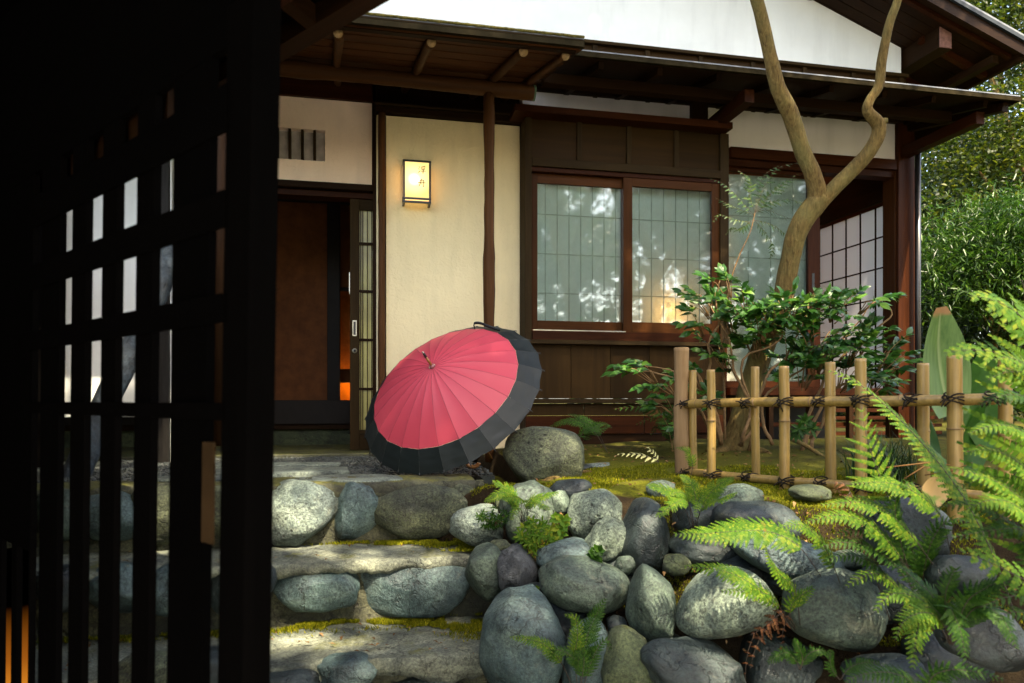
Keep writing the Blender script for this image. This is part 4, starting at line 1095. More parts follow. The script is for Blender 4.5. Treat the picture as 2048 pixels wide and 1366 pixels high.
PK = [(1385, 741, 0, .021), (1422, 740, 1, .0215), (1510, 734, 0, .0205), (1568, 733, 1, .0235), (1660, 725, 0, .023), (1721, 718, 1, .0235), (1846, 727, 0, .0235), (1909, 712, 1, .0275), (2010, 715, 0, .024)]
for i, (px, py, fr, r) in enumerate(PK):
    off = -.046 if fr else .046; dd = D(px, 800); dd.z = 0
    zf_ = (RT0-Vector((0, 0, 0))+FN*off).dot(FN)/dd.dot(FN); base = dd*zf_; base.z = CAMZ
    if fr and px == 1909: pass
    top = Vector((base.x, base.y, CAMZ+(800-py)/F*zf_)); bot = Vector((base.x+.004, base.y, hgt(base.x, base.y)-.06))
    r *= .92
    bamboo('picket', bot, top, r, M['bamz'], 3, 20+i*3)
    tube('cut_end', [top-UP*.001, top+UP*.0012], r*.93, M['bcut'], fence, 14)
    for A_, B_ in ((RT0, RT1), (RB0, RB1)):
        f = ((base-A_).dot((B_-A_).normalized()))/(B_-A_).length; p = A_.lerp(B_, f)
        if 0 < f < 1: rope(p-FN*(.012 if fr else -.012), .0225, .0235, UP, FD, i)
# ================================================================== the gate in the foreground
GA = math.atan2(-.65, .76)-A
gate = thing('gate_door', 'near black latticed gate door, ajar and out of focus at the left edge', 'gate', (0, 0, 0), rz=GA)
def gp(px, ndist=None):
    ndist = ndist or GN[0]
    u = (px-CX)/F; Z = ndist/(.65*u+.76); return Z*(.76*u-.65), Z     # local x along the door, camera depth
GN = [.49]
def gq(px, py):   # local x and z of a picture point on the door
    x, Z = gp(px); return x, CAMZ+(HY-py)/F*Z
def gbar(name, x0, x1, y0, y1, z0, z1, m, lean=.03):
    vs = []
    for z in (z0, z1):
        s = -lean*(z-CAMZ)*-1*-1
        for y in (y0, y1):
            for x in (x0, x1): vs.append((x+lean*(z-CAMZ), y, z))
    fs = [(0, 1, 3, 2), (4, 6, 7, 5), (0, 4, 5, 1), (2, 3, 7, 6), (0, 2, 6, 4), (1, 5, 7, 3)]
    me = bpy.data.meshes.new(name); me.from_pydata(vs, [], fs); me.update()
    c = Vector(((x0+x1)/2, (y0+y1)/2, (z0+z1)/2))
    for v in me.vertices: v.co -= c
    o = bpy.data.objects.new(name, me); me.materials.append(m); COL.objects.link(o); o.parent = gate; o.location = c; return o
YG0, YG1 = .49, .502
GT, GB = CAMZ+.500, -1.05
def gx(px, py=800):   # local x at mid height
    x, z = gq(px, py); return x-.03*(z-CAMZ)
gaps = [(77, 82), (131, 142), (184, 202), (246, 270), (319, 342), (430, 445)]
def gr(px, py, far):
    GN[0] = far; v = gx(px, py); GN[0] = YG0; return v
edges = [gx(-300)]
for a, b in gaps: edges += [gr(a, 700, YG1), gx(b, 700)]
edges.append(gr(551, 700, YG1+.03))
for i in range(0, len(edges), 2):
    nm = 'lattice_bar' if i < len(edges)-2 else 'door_stile'
    if i == 0:
        # two hair-wide openings low down, where a lantern shines through
        a, b, c, d = gr(12, 1290, YG1), gx(22, 1290), gr(44, 1290, YG1), gx(56, 1290); zc_ = CAMZ-.48
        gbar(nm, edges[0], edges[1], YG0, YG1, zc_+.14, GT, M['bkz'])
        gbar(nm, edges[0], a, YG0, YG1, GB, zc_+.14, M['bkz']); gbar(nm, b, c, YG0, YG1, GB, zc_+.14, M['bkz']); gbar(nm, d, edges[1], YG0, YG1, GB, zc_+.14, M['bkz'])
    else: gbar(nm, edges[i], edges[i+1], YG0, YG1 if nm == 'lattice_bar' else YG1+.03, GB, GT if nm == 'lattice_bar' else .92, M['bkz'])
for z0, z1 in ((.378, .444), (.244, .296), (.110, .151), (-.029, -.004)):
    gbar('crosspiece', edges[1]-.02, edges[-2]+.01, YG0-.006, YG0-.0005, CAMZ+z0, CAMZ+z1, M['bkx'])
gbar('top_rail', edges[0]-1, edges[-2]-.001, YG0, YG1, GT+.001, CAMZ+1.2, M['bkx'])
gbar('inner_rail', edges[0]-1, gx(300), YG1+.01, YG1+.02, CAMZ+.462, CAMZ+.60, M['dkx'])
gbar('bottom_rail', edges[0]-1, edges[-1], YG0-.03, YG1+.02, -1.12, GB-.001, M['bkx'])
x_, z_ = gq(439, 560)
lkp = gbar('lock_case', x_-.012, x_+.010, YG1+.003, YG1+.009, z_-.020, z_+.018, M['alu'])
x_, z_ = gq(426, 988)
gbar('pale_strip', x_-.022, x_+.012, YG0-.004, YG0-.001, z_-.072, z_+.075, plain('pale_brown_strip', (.035, .020, .009), .8, .05))
# gatehouse around the camera
gh = thing('gatehouse', 'dark timber gatehouse roof whose eave cuts across the top left corner', 'gatehouse', (0, 0, 0), rz=GA)
def gbx(name, x0, x1, y0, y1, z0, z1, m, tilt=0.0, parent=gh):
    vs = [(x, y, z+tilt*(.905-y)) for z in (z0, z1) for y in (y0, y1) for x in (x0, x1)]
    fs = [(0, 1, 3, 2), (4, 6, 7, 5), (0, 4, 5, 1), (2, 3, 7, 6), (0, 2, 6, 4), (1, 5, 7, 3)]
    me = bpy.data.meshes.new(name); me.from_pydata(vs, [], fs); me.update()
    c = Vector(((x0+x1)/2, (y0+y1)/2, (z0+z1)/2))
    for v in me.vertices: v.co -= c
    o = bpy.data.objects.new(name, me); me.materials.append(m); COL.objects.link(o); o.parent = parent; o.location = c; return o
ZE = CAMZ+.80
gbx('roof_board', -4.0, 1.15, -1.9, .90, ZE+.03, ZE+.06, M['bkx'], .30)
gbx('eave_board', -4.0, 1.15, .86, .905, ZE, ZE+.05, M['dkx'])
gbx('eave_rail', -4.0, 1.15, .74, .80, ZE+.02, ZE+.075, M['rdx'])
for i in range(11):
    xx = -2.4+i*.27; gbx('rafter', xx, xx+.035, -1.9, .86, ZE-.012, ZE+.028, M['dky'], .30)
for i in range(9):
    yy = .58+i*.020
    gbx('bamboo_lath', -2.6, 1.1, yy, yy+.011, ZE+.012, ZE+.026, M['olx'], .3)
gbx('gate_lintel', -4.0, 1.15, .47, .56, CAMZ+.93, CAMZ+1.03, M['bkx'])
gbx('left_wall', -2.75, -2.7, -1.9, .49, -1.1, 1.9, M['bkz'])  # unseen side and back walls, added so the gate stays dark
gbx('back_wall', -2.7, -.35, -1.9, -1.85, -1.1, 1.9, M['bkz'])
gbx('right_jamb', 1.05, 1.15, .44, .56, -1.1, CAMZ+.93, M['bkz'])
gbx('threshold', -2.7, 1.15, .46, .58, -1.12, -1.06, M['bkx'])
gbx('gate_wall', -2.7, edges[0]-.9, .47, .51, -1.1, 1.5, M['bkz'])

# lantern glow low on the left, leaning trunk and small sign seen through the bars
lp = thing('floor_lantern', 'glowing orange floor lantern glimpsed through the gate bars at the lower left corner', 'lantern', at(34, 1400, 1.95))
m_, n_, l_ = newmat('lantern_glow'); tc = n_.new('ShaderNodeTexCoord'); sx = n_.new('ShaderNodeSeparateXYZ'); l_.new(tc.outputs['Object'], sx.inputs[0])
gr = ramp(n_, l_, sx.outputs[2], [(.0, (.15, .055, .006)), (.12, (.06, .018, .002)), (.27, (.0, .0, 0))])
em = n_.new('ShaderNodeEmission'); em.inputs[1].default_value = .8; l_.new(gr, em.inputs[0]); oo = n_.new('ShaderNodeOutputMaterial'); l_.new(em.outputs[0], oo.inputs[0])
pc = at(34, 1400, 1.95); sh = tube('shade', [pc+Vector((0, 0, z)) for z in (-.42, -.40, .40, .42)], [.035, .04, .04, .035], m_, lp, 20)
tube('foot', [pc+Vector((0, 0, -.6)), pc+Vector((0, 0, -.422))], [.05, .03], M['black'], lp, 12)
dk_ = thing('log_post', 'brown round post glimpsed through the gate slit nearest the opening', 'post', at(438, 1000, 3.0))
tube('post_shaft', [at(438, 40, 3.0), at(438, 890, 3.0)], .055, M['dkz'], dk_, 14, True, .1)
box('dark_panel', -3.3, X(112, 4.4), 4.38, 4.42, -.3, 2.6, M['bkz'], lw)  # near-black sheet closing the far left behind the bars
lt_pts = [at(352, 470, 3.9), at(300, 620, 3.75), at(240, 745, 3.6), at(190, 860, 3.5), at(150, 960, 3.42), at(120, 1040, 3.35)]
lt_pts = [Vector(p) for p in interp([tuple(p) for p in lt_pts], 16)]
up_ = [at(385, 380, 4.0), at(420, 230, 4.1), at(440, 60, 4.2)]
tr2 = thing('leaning_trunk', 'dark blue grey leaning tree trunk glimpsed through the gate bars', 'tree', lt_pts[-1])
tube('trunk', up_[::-1]+lt_pts, [.035, .04, .05]+[.055+.001*i for i in range(16)], rock('bluish_bark', (.04, .05, .07), (.08, .10, .14), (.16, .2, .26), -.6, .4, .4, 1.2, 0), tr2, 12, True, .2)
sg = thing('small_sign', 'tiny white sign with a green band glimpsed at the far left of the lattice', 'sign', at(80, 630, 4.0))
p_ = at(78, 628, 4.0)
box('sign_board', p_.x-.05, p_.x+.05, p_.y, p_.y+.01, p_.z-.10, p_.z+.09, M['gable'], sg, .001)
box('sign_band', p_.x-.049, p_.x+.049, p_.y-.002, p_.y-.0005, p_.z-.03, p_.z+.01, plain('sign_green', (.03, .25, .08), .5), sg, 0)

# ================================================================== plants: builders
def strip_leaf(vs, fs, base, tip_dir, nrm, L, W, fold=.15, curl=.2, seg=3):
    """lanceolate leaf of 2*seg quads/tris appended to vs, fs"""
    t = tip_dir.normalized(); s = t.cross(nrm)
    if s.length < 1e-4: s = t.orthogonal()
    s.normalize(); n = s.cross(t)
    k = len(vs); prof = [(0, .04), (.28, .8), (.6, 1.0), (1.0, 0.0)] if seg == 3 else [(0, .05), (.45, 1), (1, 0)]
    for f, w_ in prof:
        c = base+t*L*f-n*curl*L*f*f; hw = W*.5*w_
        vs += [c-s*hw+n*fold*hw, c, c+s*hw+n*fold*hw]
    for i in range(len(prof)-1):
        a = k+3*i
        fs += [(a, a+1, a+4, a+3), (a+1, a+2, a+5, a+4)]
def frond(parent, pts, wid, m, pairs=20, pin=9, stem=.35, nrm=None, seed=0, thick=.0016, ragged=.07, droop=.2, sm=None, wratio=.38):
    """fern frond: rachis through pts (3-D); two rows of comb-cut pinnae from fraction `stem` on"""
    R = random.Random(seed); P_ = [Vector(p) for p in interp([tuple(p) for p in pts], 40)]
    cl = [0]
    for a, b in zip(P_, P_[1:]): cl.append(cl[-1]+(b-a).length)
    tot = cl[-1]
    def ev(f):
        d = f*tot
        for i in range(1, 40):
            if cl[i] >= d-1e-9:
                k = (d-cl[i-1])/max(1e-9, cl[i]-cl[i-1]); return P_[i-1].lerp(P_[i], k), (P_[i]-P_[i-1]).normalized()
        return P_[-1], (P_[-1]-P_[-2]).normalized()
    N0 = (nrm or Vector((-.1, -.62, .78))).normalized(); wid *= .90; pairs = int(pairs*1.15); wratio *= .86
    vs, fs = [], []
    for i in range(pairs):
        f = stem+(1-stem)*(i+.5)/pairs*.985; g = (f-stem)/(1-stem)
        L0 = wid*.5*(min(1, .50+g*2.6))*(1-g**1.9)**.85+.004
        p, t = ev(f); s = t.cross(N0).normalized(); nn = s.cross(t).normalized()
        for sg in (-1, 1):
            L = L0*R.uniform(.88, 1.08)
            if ragged and R.random() < ragged: L *= R.uniform(.2, .7)
            d = (s*sg*(.93-.25*g)+t*(.38+.35*g)+nn*R.uniform(-.10, .06)).normalized(); dn = d.cross(nn).normalized()*1.0
            W = min(L*wratio, wid*.5*.34)*R.uniform(.9, 1.1); pn = max(4, int(pin*(.4+.6*L/(wid*.5)))); st = L/pn
            base = p+nn*.0005
            for j in range(pn):
                h = j/pn; h2 = (j+1)/pn
                c0 = base+d*L*h-nn*droop*L*h*h; c1 = base+d*L*h2-nn*droop*L*h2*h2
                hw = W*(1-h**1.6)*.5+.0008
                for q_ in (-1, 1):
                    tip = dn*q_*hw+d*st*.35-nn*.12*hw; k = len(vs)
                    vs += [c0, c0+d*st*.05+tip*.95, c1-d*st*.22+tip, c1]; fs.append((k, k+1, k+2, k+3))
    k0 = len(vs); v, fz_ = tube_data([P_[i] for i in range(0, 40, 2)]+[P_[-1]], [thick*(1-.75*i/20) for i in range(21)], 5)
    o = mesh('frond', vs, fs, m, parent)
    me2 = mesh('stalk', v, fz_, sm or M['stemd'], parent, True); 
    me2.location = Vector(me2.location)-Vector(o.location); me2.parent = o
    return o
def pf(lst, Zs):
    """list of (px,py) with depths"""
    if not hasattr(Zs, '__len__'): Zs = [Zs]*len(lst)
    zs = np.interp(np.linspace(0, 1, len(lst)), np.linspace(0, 1, len(Zs)), Zs)
    return [at(a, b, float(z)) for (a, b), z in zip(lst, zs)]
def fern(label, root, fronds, m='fern', group=None, cat='fern', sm=None):
    o = thing('fern', label, cat, root, group)
    for i, (pl, Zs, wpx, kw) in enumerate(fronds):
        pts = pf(pl, Zs); zz = Zs if not hasattr(Zs, '__len__') else sum(Zs)/len(Zs)
        kw = dict(kw); mm = M[kw.pop('m', m)]
        frond(o, pts, wpx*zz/F, mm, seed=hash((label[:9], i)) % 999 if False else i*7+len(label), sm=sm, **kw)
    return o
CAMN = Vector((-.2, -.75, .62))
K = lambda **k: k
z1 = slope_t(1045, 1050)-.02
fern('small bright fern on the bank just below the porch kerb', at(1045, 1062, z1), [
    ([(1048, 1065), (1046, 1030), (1030, 1000), (1005, 985), (968, 1005)], [z1, z1-.15], 52, K(pairs=16, stem=.4)),
    ([(1045, 1060), (1040, 1025), (1020, 985), (998, 968), (985, 962)], [z1, z1-.05], 46, K(pairs=15, stem=.42)),
    ([(1050, 1065), (1050, 1025), (1062, 1000), (1085, 992), (1118, 985)], [z1, z1-.12], 40, K(pairs=16, stem=.38)),
    ([(1047, 1060), (1042, 1020), (1045, 1000), (1030, 995), (1000, 998)], [z1, z1-.2], 44, K(pairs=14, stem=.45)),
    ([(1050, 1062), (1055, 1020), (1060, 1005), (1080, 1010), (1100, 1020)], [z1, z1-.22], 36, K(pairs=14, stem=.45)),
    ([(1046, 1062), (1040, 1040), (1036, 1020), (1032, 1015), (1022, 1040)], [z1, z1-.25], 30, K(pairs=12, stem=.5))])
z1 = slope_t(1385, 1050)-.02
fern('bright fern growing between stones below the fence post', at(1388, 1070, z1), [
    ([(1385, 1075), (1375, 1030), (1355, 995), (1325, 975), (1292, 972)], [z1, z1-.12], 56, K(pairs=18, stem=.42)),
    ([(1388, 1070), (1385, 1030), (1370, 1000), (1345, 1010), (1312, 1035)], [z1, z1-.2], 46, K(pairs=16, stem=.45)),
    ([(1392, 1070), (1400, 1025), (1418, 990), (1440, 968), (1468, 955)], [z1, z1-.05], 50, K(pairs=18, stem=.42)),
    ([(1390, 1070), (1392, 1020), (1388, 980), (1376, 960), (1360, 950)], [z1, z1+.02], 48, K(pairs=16, stem=.45)),
    ([(1390, 1070), (1398, 1030), (1415, 1008), (1440, 1000), (1475, 985)], [z1, z1-.2], 42, K(pairs=16, stem=.42)),
    ([(1388, 1070), (1392, 1040), (1398, 1015), (1396, 1005), (1392, 1035)], [z1, z1-.24], 30, K(pairs=12, stem=.5)),
    ([(1388, 1070), (1380, 1020), (1372, 990), (1350, 985), (1335, 1000)], [z1, z1-.1], 40, K(pairs=14, stem=.5)),
    ([(1380, 960), (1385, 930), (1376, 900), (1352, 895)], 3.2, 30, K(pairs=12, stem=.3))])
z1 = slope_t(1700, 1250)-.05
fern('tall arching fern whose long frond hangs over the pale wedge shaped boulder', at(1702, 1240, z1), [
    ([(1705, 1240), (1650, 1165), (1600, 1095), (1545, 1065), (1480, 1062), (1400, 1068), (1345, 1068)], [z1, z1+.05, z1-.05], 116, K(pairs=24, stem=.36, pin=12)),
    ([(1585, 1260), (1560, 1225), (1530, 1190), (1490, 1160), (1440, 1140), (1365, 1133)], [z1-.05, z1-.1], 74, K(pairs=20, stem=.25, pin=11)),
    ([(1590, 1255), (1580, 1225), (1590, 1200), (1620, 1180), (1628, 1172)], [z1, z1-.05], 44, K(pairs=12, stem=.3)),
    ([(1590, 1260), (1560, 1215), (1540, 1190), (1500, 1185), (1440, 1182)], [z1, z1-.12], 56, K(pairs=16, stem=.3)),
    ([(1600, 1250), (1590, 1180), (1560, 1150), (1540, 1120), (1530, 1090)], [z1, z1-.1], 60, K(pairs=16, stem=.35)),
    ([(1705, 1240), (1670, 1140), (1640, 1080), (1600, 1050), (1560, 1055)], [z1, z1-.1], 70, K(pairs=18, stem=.4))])
z1 = 2.22
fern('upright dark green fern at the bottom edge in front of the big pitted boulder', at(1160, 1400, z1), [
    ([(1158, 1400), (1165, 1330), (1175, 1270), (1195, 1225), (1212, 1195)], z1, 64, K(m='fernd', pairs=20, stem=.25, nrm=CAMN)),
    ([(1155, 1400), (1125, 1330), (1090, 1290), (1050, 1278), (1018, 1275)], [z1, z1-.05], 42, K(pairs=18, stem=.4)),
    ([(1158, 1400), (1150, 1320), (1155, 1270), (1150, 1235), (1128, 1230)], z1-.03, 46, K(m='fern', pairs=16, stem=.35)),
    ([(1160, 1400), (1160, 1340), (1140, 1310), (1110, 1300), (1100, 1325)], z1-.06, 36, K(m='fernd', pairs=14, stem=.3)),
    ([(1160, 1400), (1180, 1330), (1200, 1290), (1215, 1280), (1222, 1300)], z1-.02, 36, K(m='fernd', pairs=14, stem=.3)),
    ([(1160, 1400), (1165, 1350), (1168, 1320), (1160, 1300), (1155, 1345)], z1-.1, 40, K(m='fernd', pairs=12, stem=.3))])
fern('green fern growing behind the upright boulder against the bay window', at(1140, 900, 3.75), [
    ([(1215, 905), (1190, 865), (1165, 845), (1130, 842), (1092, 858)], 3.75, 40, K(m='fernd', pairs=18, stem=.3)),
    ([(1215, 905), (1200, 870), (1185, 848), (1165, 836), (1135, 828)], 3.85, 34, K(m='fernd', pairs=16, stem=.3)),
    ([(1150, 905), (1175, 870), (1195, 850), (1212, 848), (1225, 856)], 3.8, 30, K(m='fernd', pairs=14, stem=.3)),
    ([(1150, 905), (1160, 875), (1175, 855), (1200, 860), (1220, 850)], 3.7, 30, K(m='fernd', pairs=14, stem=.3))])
fern('pale bleached frond lying on the moss left of the fence post', at(1300, 935, 3.25), [
    ([(1318, 925), (1300, 915), (1275, 908), (1232, 908)], 3.25, 44, K(m='fernp', pairs=7, stem=.05, pin=5, nrm=Vector((0, -.3, .95)))),
    ([(1318, 925), (1305, 905), (1300, 900), (1296, 892)], 3.25, 26, K(m='fernp', pairs=5, stem=.1, pin=5))])
# the big stand on the right
NU = Vector((-.35, -.55, .75))
z1 = 1.95
fern('tall sunlit fern with a long diagonal frond crossing the bamboo fence', at(2010, 1200, z1), [
    ([(2040, 1260), (1990, 1120), (1930, 1000), (1860, 905), (1780, 820), (1710, 762), (1648, 738)], [1.9, 1.95, 2.05], 104, K(pairs=36, stem=.18, pin=9, nrm=Vector((.35, -.85, .40)), thick=.0024, wratio=.40)),
    ([(1810, 1120), (1800, 1060), (1772, 985), (1742, 905), (1728, 850), (1722, 812)], [1.95, 2.0], 150, K(pairs=11, stem=.30, pin=14, nrm=CAMN, wratio=.20)),
    ([(1900, 1100), (1880, 1030), (1830, 985), (1770, 965), (1700, 968)], [1.95, 1.9], 92, K(pairs=20, stem=.25, pin=12)),
    ([(1880, 1150), (1830, 1080), (1780, 1030), (1720, 1005), (1640, 1010)], [1.95, 1.9], 88, K(pairs=20, stem=.25, pin=12)),
    ([(1840, 1180), (1790, 1100), (1740, 1050), (1680, 1030), (1610, 1045)], [1.95, 1.85], 90, K(pairs=20, stem=.25, pin=12)),
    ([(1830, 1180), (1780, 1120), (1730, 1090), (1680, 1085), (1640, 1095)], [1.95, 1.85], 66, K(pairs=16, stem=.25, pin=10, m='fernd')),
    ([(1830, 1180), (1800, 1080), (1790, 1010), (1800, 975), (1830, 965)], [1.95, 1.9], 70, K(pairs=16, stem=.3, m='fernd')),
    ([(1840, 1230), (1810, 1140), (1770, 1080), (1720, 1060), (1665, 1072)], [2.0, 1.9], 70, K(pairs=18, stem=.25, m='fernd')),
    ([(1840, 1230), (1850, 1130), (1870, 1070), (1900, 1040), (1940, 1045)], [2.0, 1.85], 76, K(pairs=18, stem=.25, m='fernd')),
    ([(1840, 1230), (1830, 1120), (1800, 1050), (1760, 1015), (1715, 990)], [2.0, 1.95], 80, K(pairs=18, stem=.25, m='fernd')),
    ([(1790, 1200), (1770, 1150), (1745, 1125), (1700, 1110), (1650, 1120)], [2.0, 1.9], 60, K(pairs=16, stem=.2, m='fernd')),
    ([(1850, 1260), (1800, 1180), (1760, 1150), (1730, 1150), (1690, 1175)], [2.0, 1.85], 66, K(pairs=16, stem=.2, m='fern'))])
z1 = 1.55
fern('close yellow green fern with broad fronds filling the right edge', at(2060, 1150, z1), [
    ([(2070, 1200), (2066, 1050), (2060, 900), (2056, 760), (2050, 600), (2044, 560)], [1.6, 1.55], 330, K(pairs=15, stem=.12, pin=13, nrm=CAMN, thick=.003, wratio=.26, m='fern')),
    ([(2110, 860), (2080, 790), (2040, 735), (1990, 705), (1935, 700), (1888, 706)], [1.5, 1.45], 112, K(pairs=9, stem=.30, pin=4, nrm=CAMN, wratio=1.0, ragged=.1)),
    ([(2120, 760), (2090, 690), (2050, 640), (2000, 605), (1940, 590)], [1.5, 1.45], 150, K(pairs=8, stem=.25, pin=4, nrm=CAMN, wratio=1.0, ragged=.1)),
    ([(2130, 820), (2090, 760), (2050, 745), (2010, 745), (1975, 760)], [1.5, 1.42], 90, K(pairs=7, stem=.2, pin=4, nrm=CAMN, wratio=1.0, ragged=.1)),
    ([(2120, 900), (2090, 800), (2060, 740), (2020, 715), (1985, 720)], [1.5, 1.4], 90, K(pairs=12, stem=.3, pin=9, nrm=CAMN)),
    ([(2120, 1150), (2080, 1040), (2020, 980), (1960, 950), (1890, 935)], [1.55, 1.5], 96, K(pairs=20, stem=.2, pin=11)),
    ([(2120, 1150), (2080, 1060), (2030, 1010), (1980, 1000), (1930, 1020)], [1.55, 1.45], 92, K(pairs=18, stem=.25, pin=11)),
    ([(2130, 1000), (2090, 900), (2040, 860), (1990, 850), (1935, 868)], [1.55, 1.45], 80, K(pairs=18, stem=.25, pin=11)),
    ([(2120, 1060), (2080, 970), (2030, 920), (1980, 900), (1925, 905)], [1.55, 1.5], 80, K(pairs=18, stem=.25, pin=11)),
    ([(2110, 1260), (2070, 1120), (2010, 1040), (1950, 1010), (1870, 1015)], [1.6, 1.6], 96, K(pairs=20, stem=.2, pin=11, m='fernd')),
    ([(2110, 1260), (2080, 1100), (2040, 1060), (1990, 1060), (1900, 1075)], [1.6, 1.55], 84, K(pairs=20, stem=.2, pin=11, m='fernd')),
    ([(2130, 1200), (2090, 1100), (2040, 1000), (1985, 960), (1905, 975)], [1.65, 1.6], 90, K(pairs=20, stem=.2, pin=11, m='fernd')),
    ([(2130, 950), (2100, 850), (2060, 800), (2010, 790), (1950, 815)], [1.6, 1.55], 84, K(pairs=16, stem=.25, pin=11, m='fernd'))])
z1 = 1.65
fern('low dense fern spreading over the dark stones at the lower right', at(1880, 1300, z1), [
    ([(1905, 1290), (1880, 1230), (1850, 1215), (1835, 1260), (1825, 1340)], [1.75, 1.6], 92, K(pairs=20, stem=.2, pin=10, m='fern')),
    ([(1900, 1290), (1905, 1230), (1900, 1215), (1920, 1260), (1935, 1335)], [1.72, 1.6], 76, K(pairs=18, stem=.2, pin=10, m='fernd')),
    ([(1905, 1290), (1940, 1225), (1975, 1215), (2010, 1245), (2035, 1300)], [1.72, 1.6], 84, K(pairs=18, stem=.2, pin=10, m='fernd')),
    ([(1900, 1290), (1860, 1215), (1820, 1190), (1780, 1190), (1750, 1225)], [1.72, 1.65], 70, K(pairs=16, stem=.25, m='fern')),
    ([(1900, 1290), (1870, 1200), (1830, 1160), (1800, 1135), (1780, 1130)], [1.72, 1.75], 70, K(pairs=16, stem=.25, m='fernd')),
    ([(1900, 1290), (1890, 1200), (1900, 1160), (1910, 1140), (1900, 1155)], [1.72, 1.7], 64, K(pairs=16, stem=.25, m='fernd')),
    ([(1905, 1290), (1930, 1210), (1965, 1180), (2000, 1165), (2050, 1165)], [1.72, 1.6], 78, K(pairs=18, stem=.25, m='fernd')),
    ([(1905, 1290), (1880, 1240), (1850, 1225), (1810, 1240), (1790, 1280)], [1.72, 1.55], 72, K(pairs=16, stem=.25, m='fern')),
    ([(1850, 1420), (1830, 1370), (1780, 1345), (1720, 1350), (1690, 1366)], [1.7, 1.6], 60, K(pairs=16, stem=.2, m='fernd')),
    ([(1850, 1420), (1860, 1360), (1900, 1340), (1960, 1345), (2010, 1360)], [1.7, 1.6], 60, K(pairs=16, stem=.2, m='fernd'))])
fern('broad sunlit frond reaching in from the right edge above the low fern', at(2100, 1200, 1.5), [
    ([(2160, 1260), (2100, 1190), (2030, 1150), (1980, 1125), (1915, 1100)], [1.5, 1.45], 120, K(pairs=10, stem=.1, pin=6, wratio=.8, nrm=CAMN)),
    ([(2160, 1260), (2110, 1200), (2060, 1190), (2010, 1195), (1960, 1215)], [1.5, 1.45], 70, K(pairs=14, stem=.1, pin=9, m='fernd')),
    ([(2160, 1320), (2100, 1260), (2060, 1230), (2020, 1225), (1990, 1245)], [1.5, 1.45], 70, K(pairs=14, stem=.1, pin=9, m='fernd'))])
z1 = slope_t(1580, 1290, .05)
fern('small dark fern in the hollow below the pale wedge shaped boulder', at(1580, 1320, z1), [
    ([(1600, 1340), (1590, 1320), (1570, 1305), (1535, 1325)], z1-.2, 40, K(m='fernd', pairs=12, stem=.15)),
    ([(1600, 1340), (1605, 1315), (1595, 1290), (1588, 1278)], z1-.2, 40, K(m='fernd', pairs=12, stem=.15)),
    ([(1600, 1340), (1615, 1310), (1640, 1300), (1660, 1310)], z1-.2, 36, K(m='fernd', pairs=12, stem=.15)),
    ([(1680, 1360), (1665, 1340), (1660, 1320), (1662, 1300)], z1-.3, 36, K(m='fernd', pairs=10, stem=.15)),
    ([(1680, 1360), (1700, 1335), (1730, 1325), (1760, 1325)], z1-.3, 36, K(m='fernd', pairs=12, stem=.15))])
z1 = slope_t(1540, 1260)-.12
fern('withered brown fern hanging between the pale wedge and the round boulder', at(1545, 1270, z1), [
    ([(1575, 1220), (1550, 1235), (1520, 1260), (1500, 1270)], z1, 56, K(m='fernx', pairs=5, stem=.05, pin=4, droop=.8)),
    ([(1555, 1235), (1530, 1260), (1510, 1300), (1500, 1340)], z1, 36, K(m='fernx', pairs=6, stem=.05, pin=3, droop=.9)),
    ([(1580, 1225), (1570, 1250), (1565, 1270), (1568, 1290)], z1, 30, K(m='fernx', pairs=5, stem=.05, pin=3, droop=.9)),
    ([(1520, 1250), (1500, 1290), (1492, 1330), (1490, 1380)], z1+.02, 14, K(m='fernx', pairs=6, stem=.05, pin=3, droop=.9))], cat='withered fern')
fern('curled rust brown dead frond on a dark stalk in front of the bamboo fence', at(1705, 1100, 2.0), [
    ([(1780, 1240), (1740, 1120), (1712, 1020), (1695, 975), (1672, 965), (1678, 985)], 1.98, 40, K(m='fernx', pairs=9, stem=.55, pin=4, droop=1.2)),
    ([(1700, 985), (1685, 1010), (1690, 1035), (1680, 1060)], 1.98, 30, K(m='fernx', pairs=6, stem=.05, pin=4, droop=1.2)),
    ([(1706, 1010), (1692, 1040), (1698, 1060), (1690, 1085)], 1.98, 26, K(m='fernx', pairs=6, stem=.05, pin=4, droop=1.2))], cat='withered fern')

# ---- glossy leaf for the shrub: a few shapes shared by every leaf
def leaf_mesh(name, L, W, m, curl=.25, fold=.25, tip=.12, seed=0, n=6):
    R = random.Random(seed); vs, fs = [], []
    prof = [(0, .06), (.15, .62), (.35, .98), (.55, .95), (.75, .62), (.88, .26), (1.0, .0)]
    for f, w_ in prof:
        z = -curl*L*f*f+.02*L*math.sin(f*9+seed)
        for k_, sx_ in ((0, -1), (1, -.5), (2, 0), (3, .5), (4, 1)):
            hw = W*.5*w_*sx_; vs.append((hw, L*f, z+fold*abs(hw)-(.12*abs(hw) if abs(sx_) == 1 else 0)))
    for i in range(len(prof)-1):
        for k_ in range(4): a = 5*i+k_; fs.append((a, a+1, a+6, a+5))
    me = bpy.data.meshes.new(name); me.from_pydata(vs, [], fs); me.materials.append(m); me.shade_smooth(); me.update(); return me
LM = [leaf_mesh('shrub_leaf', .058, .027, M['cam'], .25, .3, seed=1), leaf_mesh('shrub_leaf', .052, .026, M['cam'], .45, .2, seed=2), leaf_mesh('shrub_leaf', .064, .029, M['cam'], .1, .35, seed=3)]
def orient(d, nrm, roll=0.0):
    y = d.normalized(); x = y.cross(nrm)
    x = x.normalized() if x.length > 1e-4 else y.orthogonal().normalized()
    z = x.cross(y); m = Matrix((x, y, z)).transposed(); return m @ Matrix.Rotation(roll, 3, 'Y')
shrub = thing('camellia_shrub', 'glossy green leafy shrub growing behind the bamboo fence in front of the window', 'shrub', at(1485, 885, 4.0))
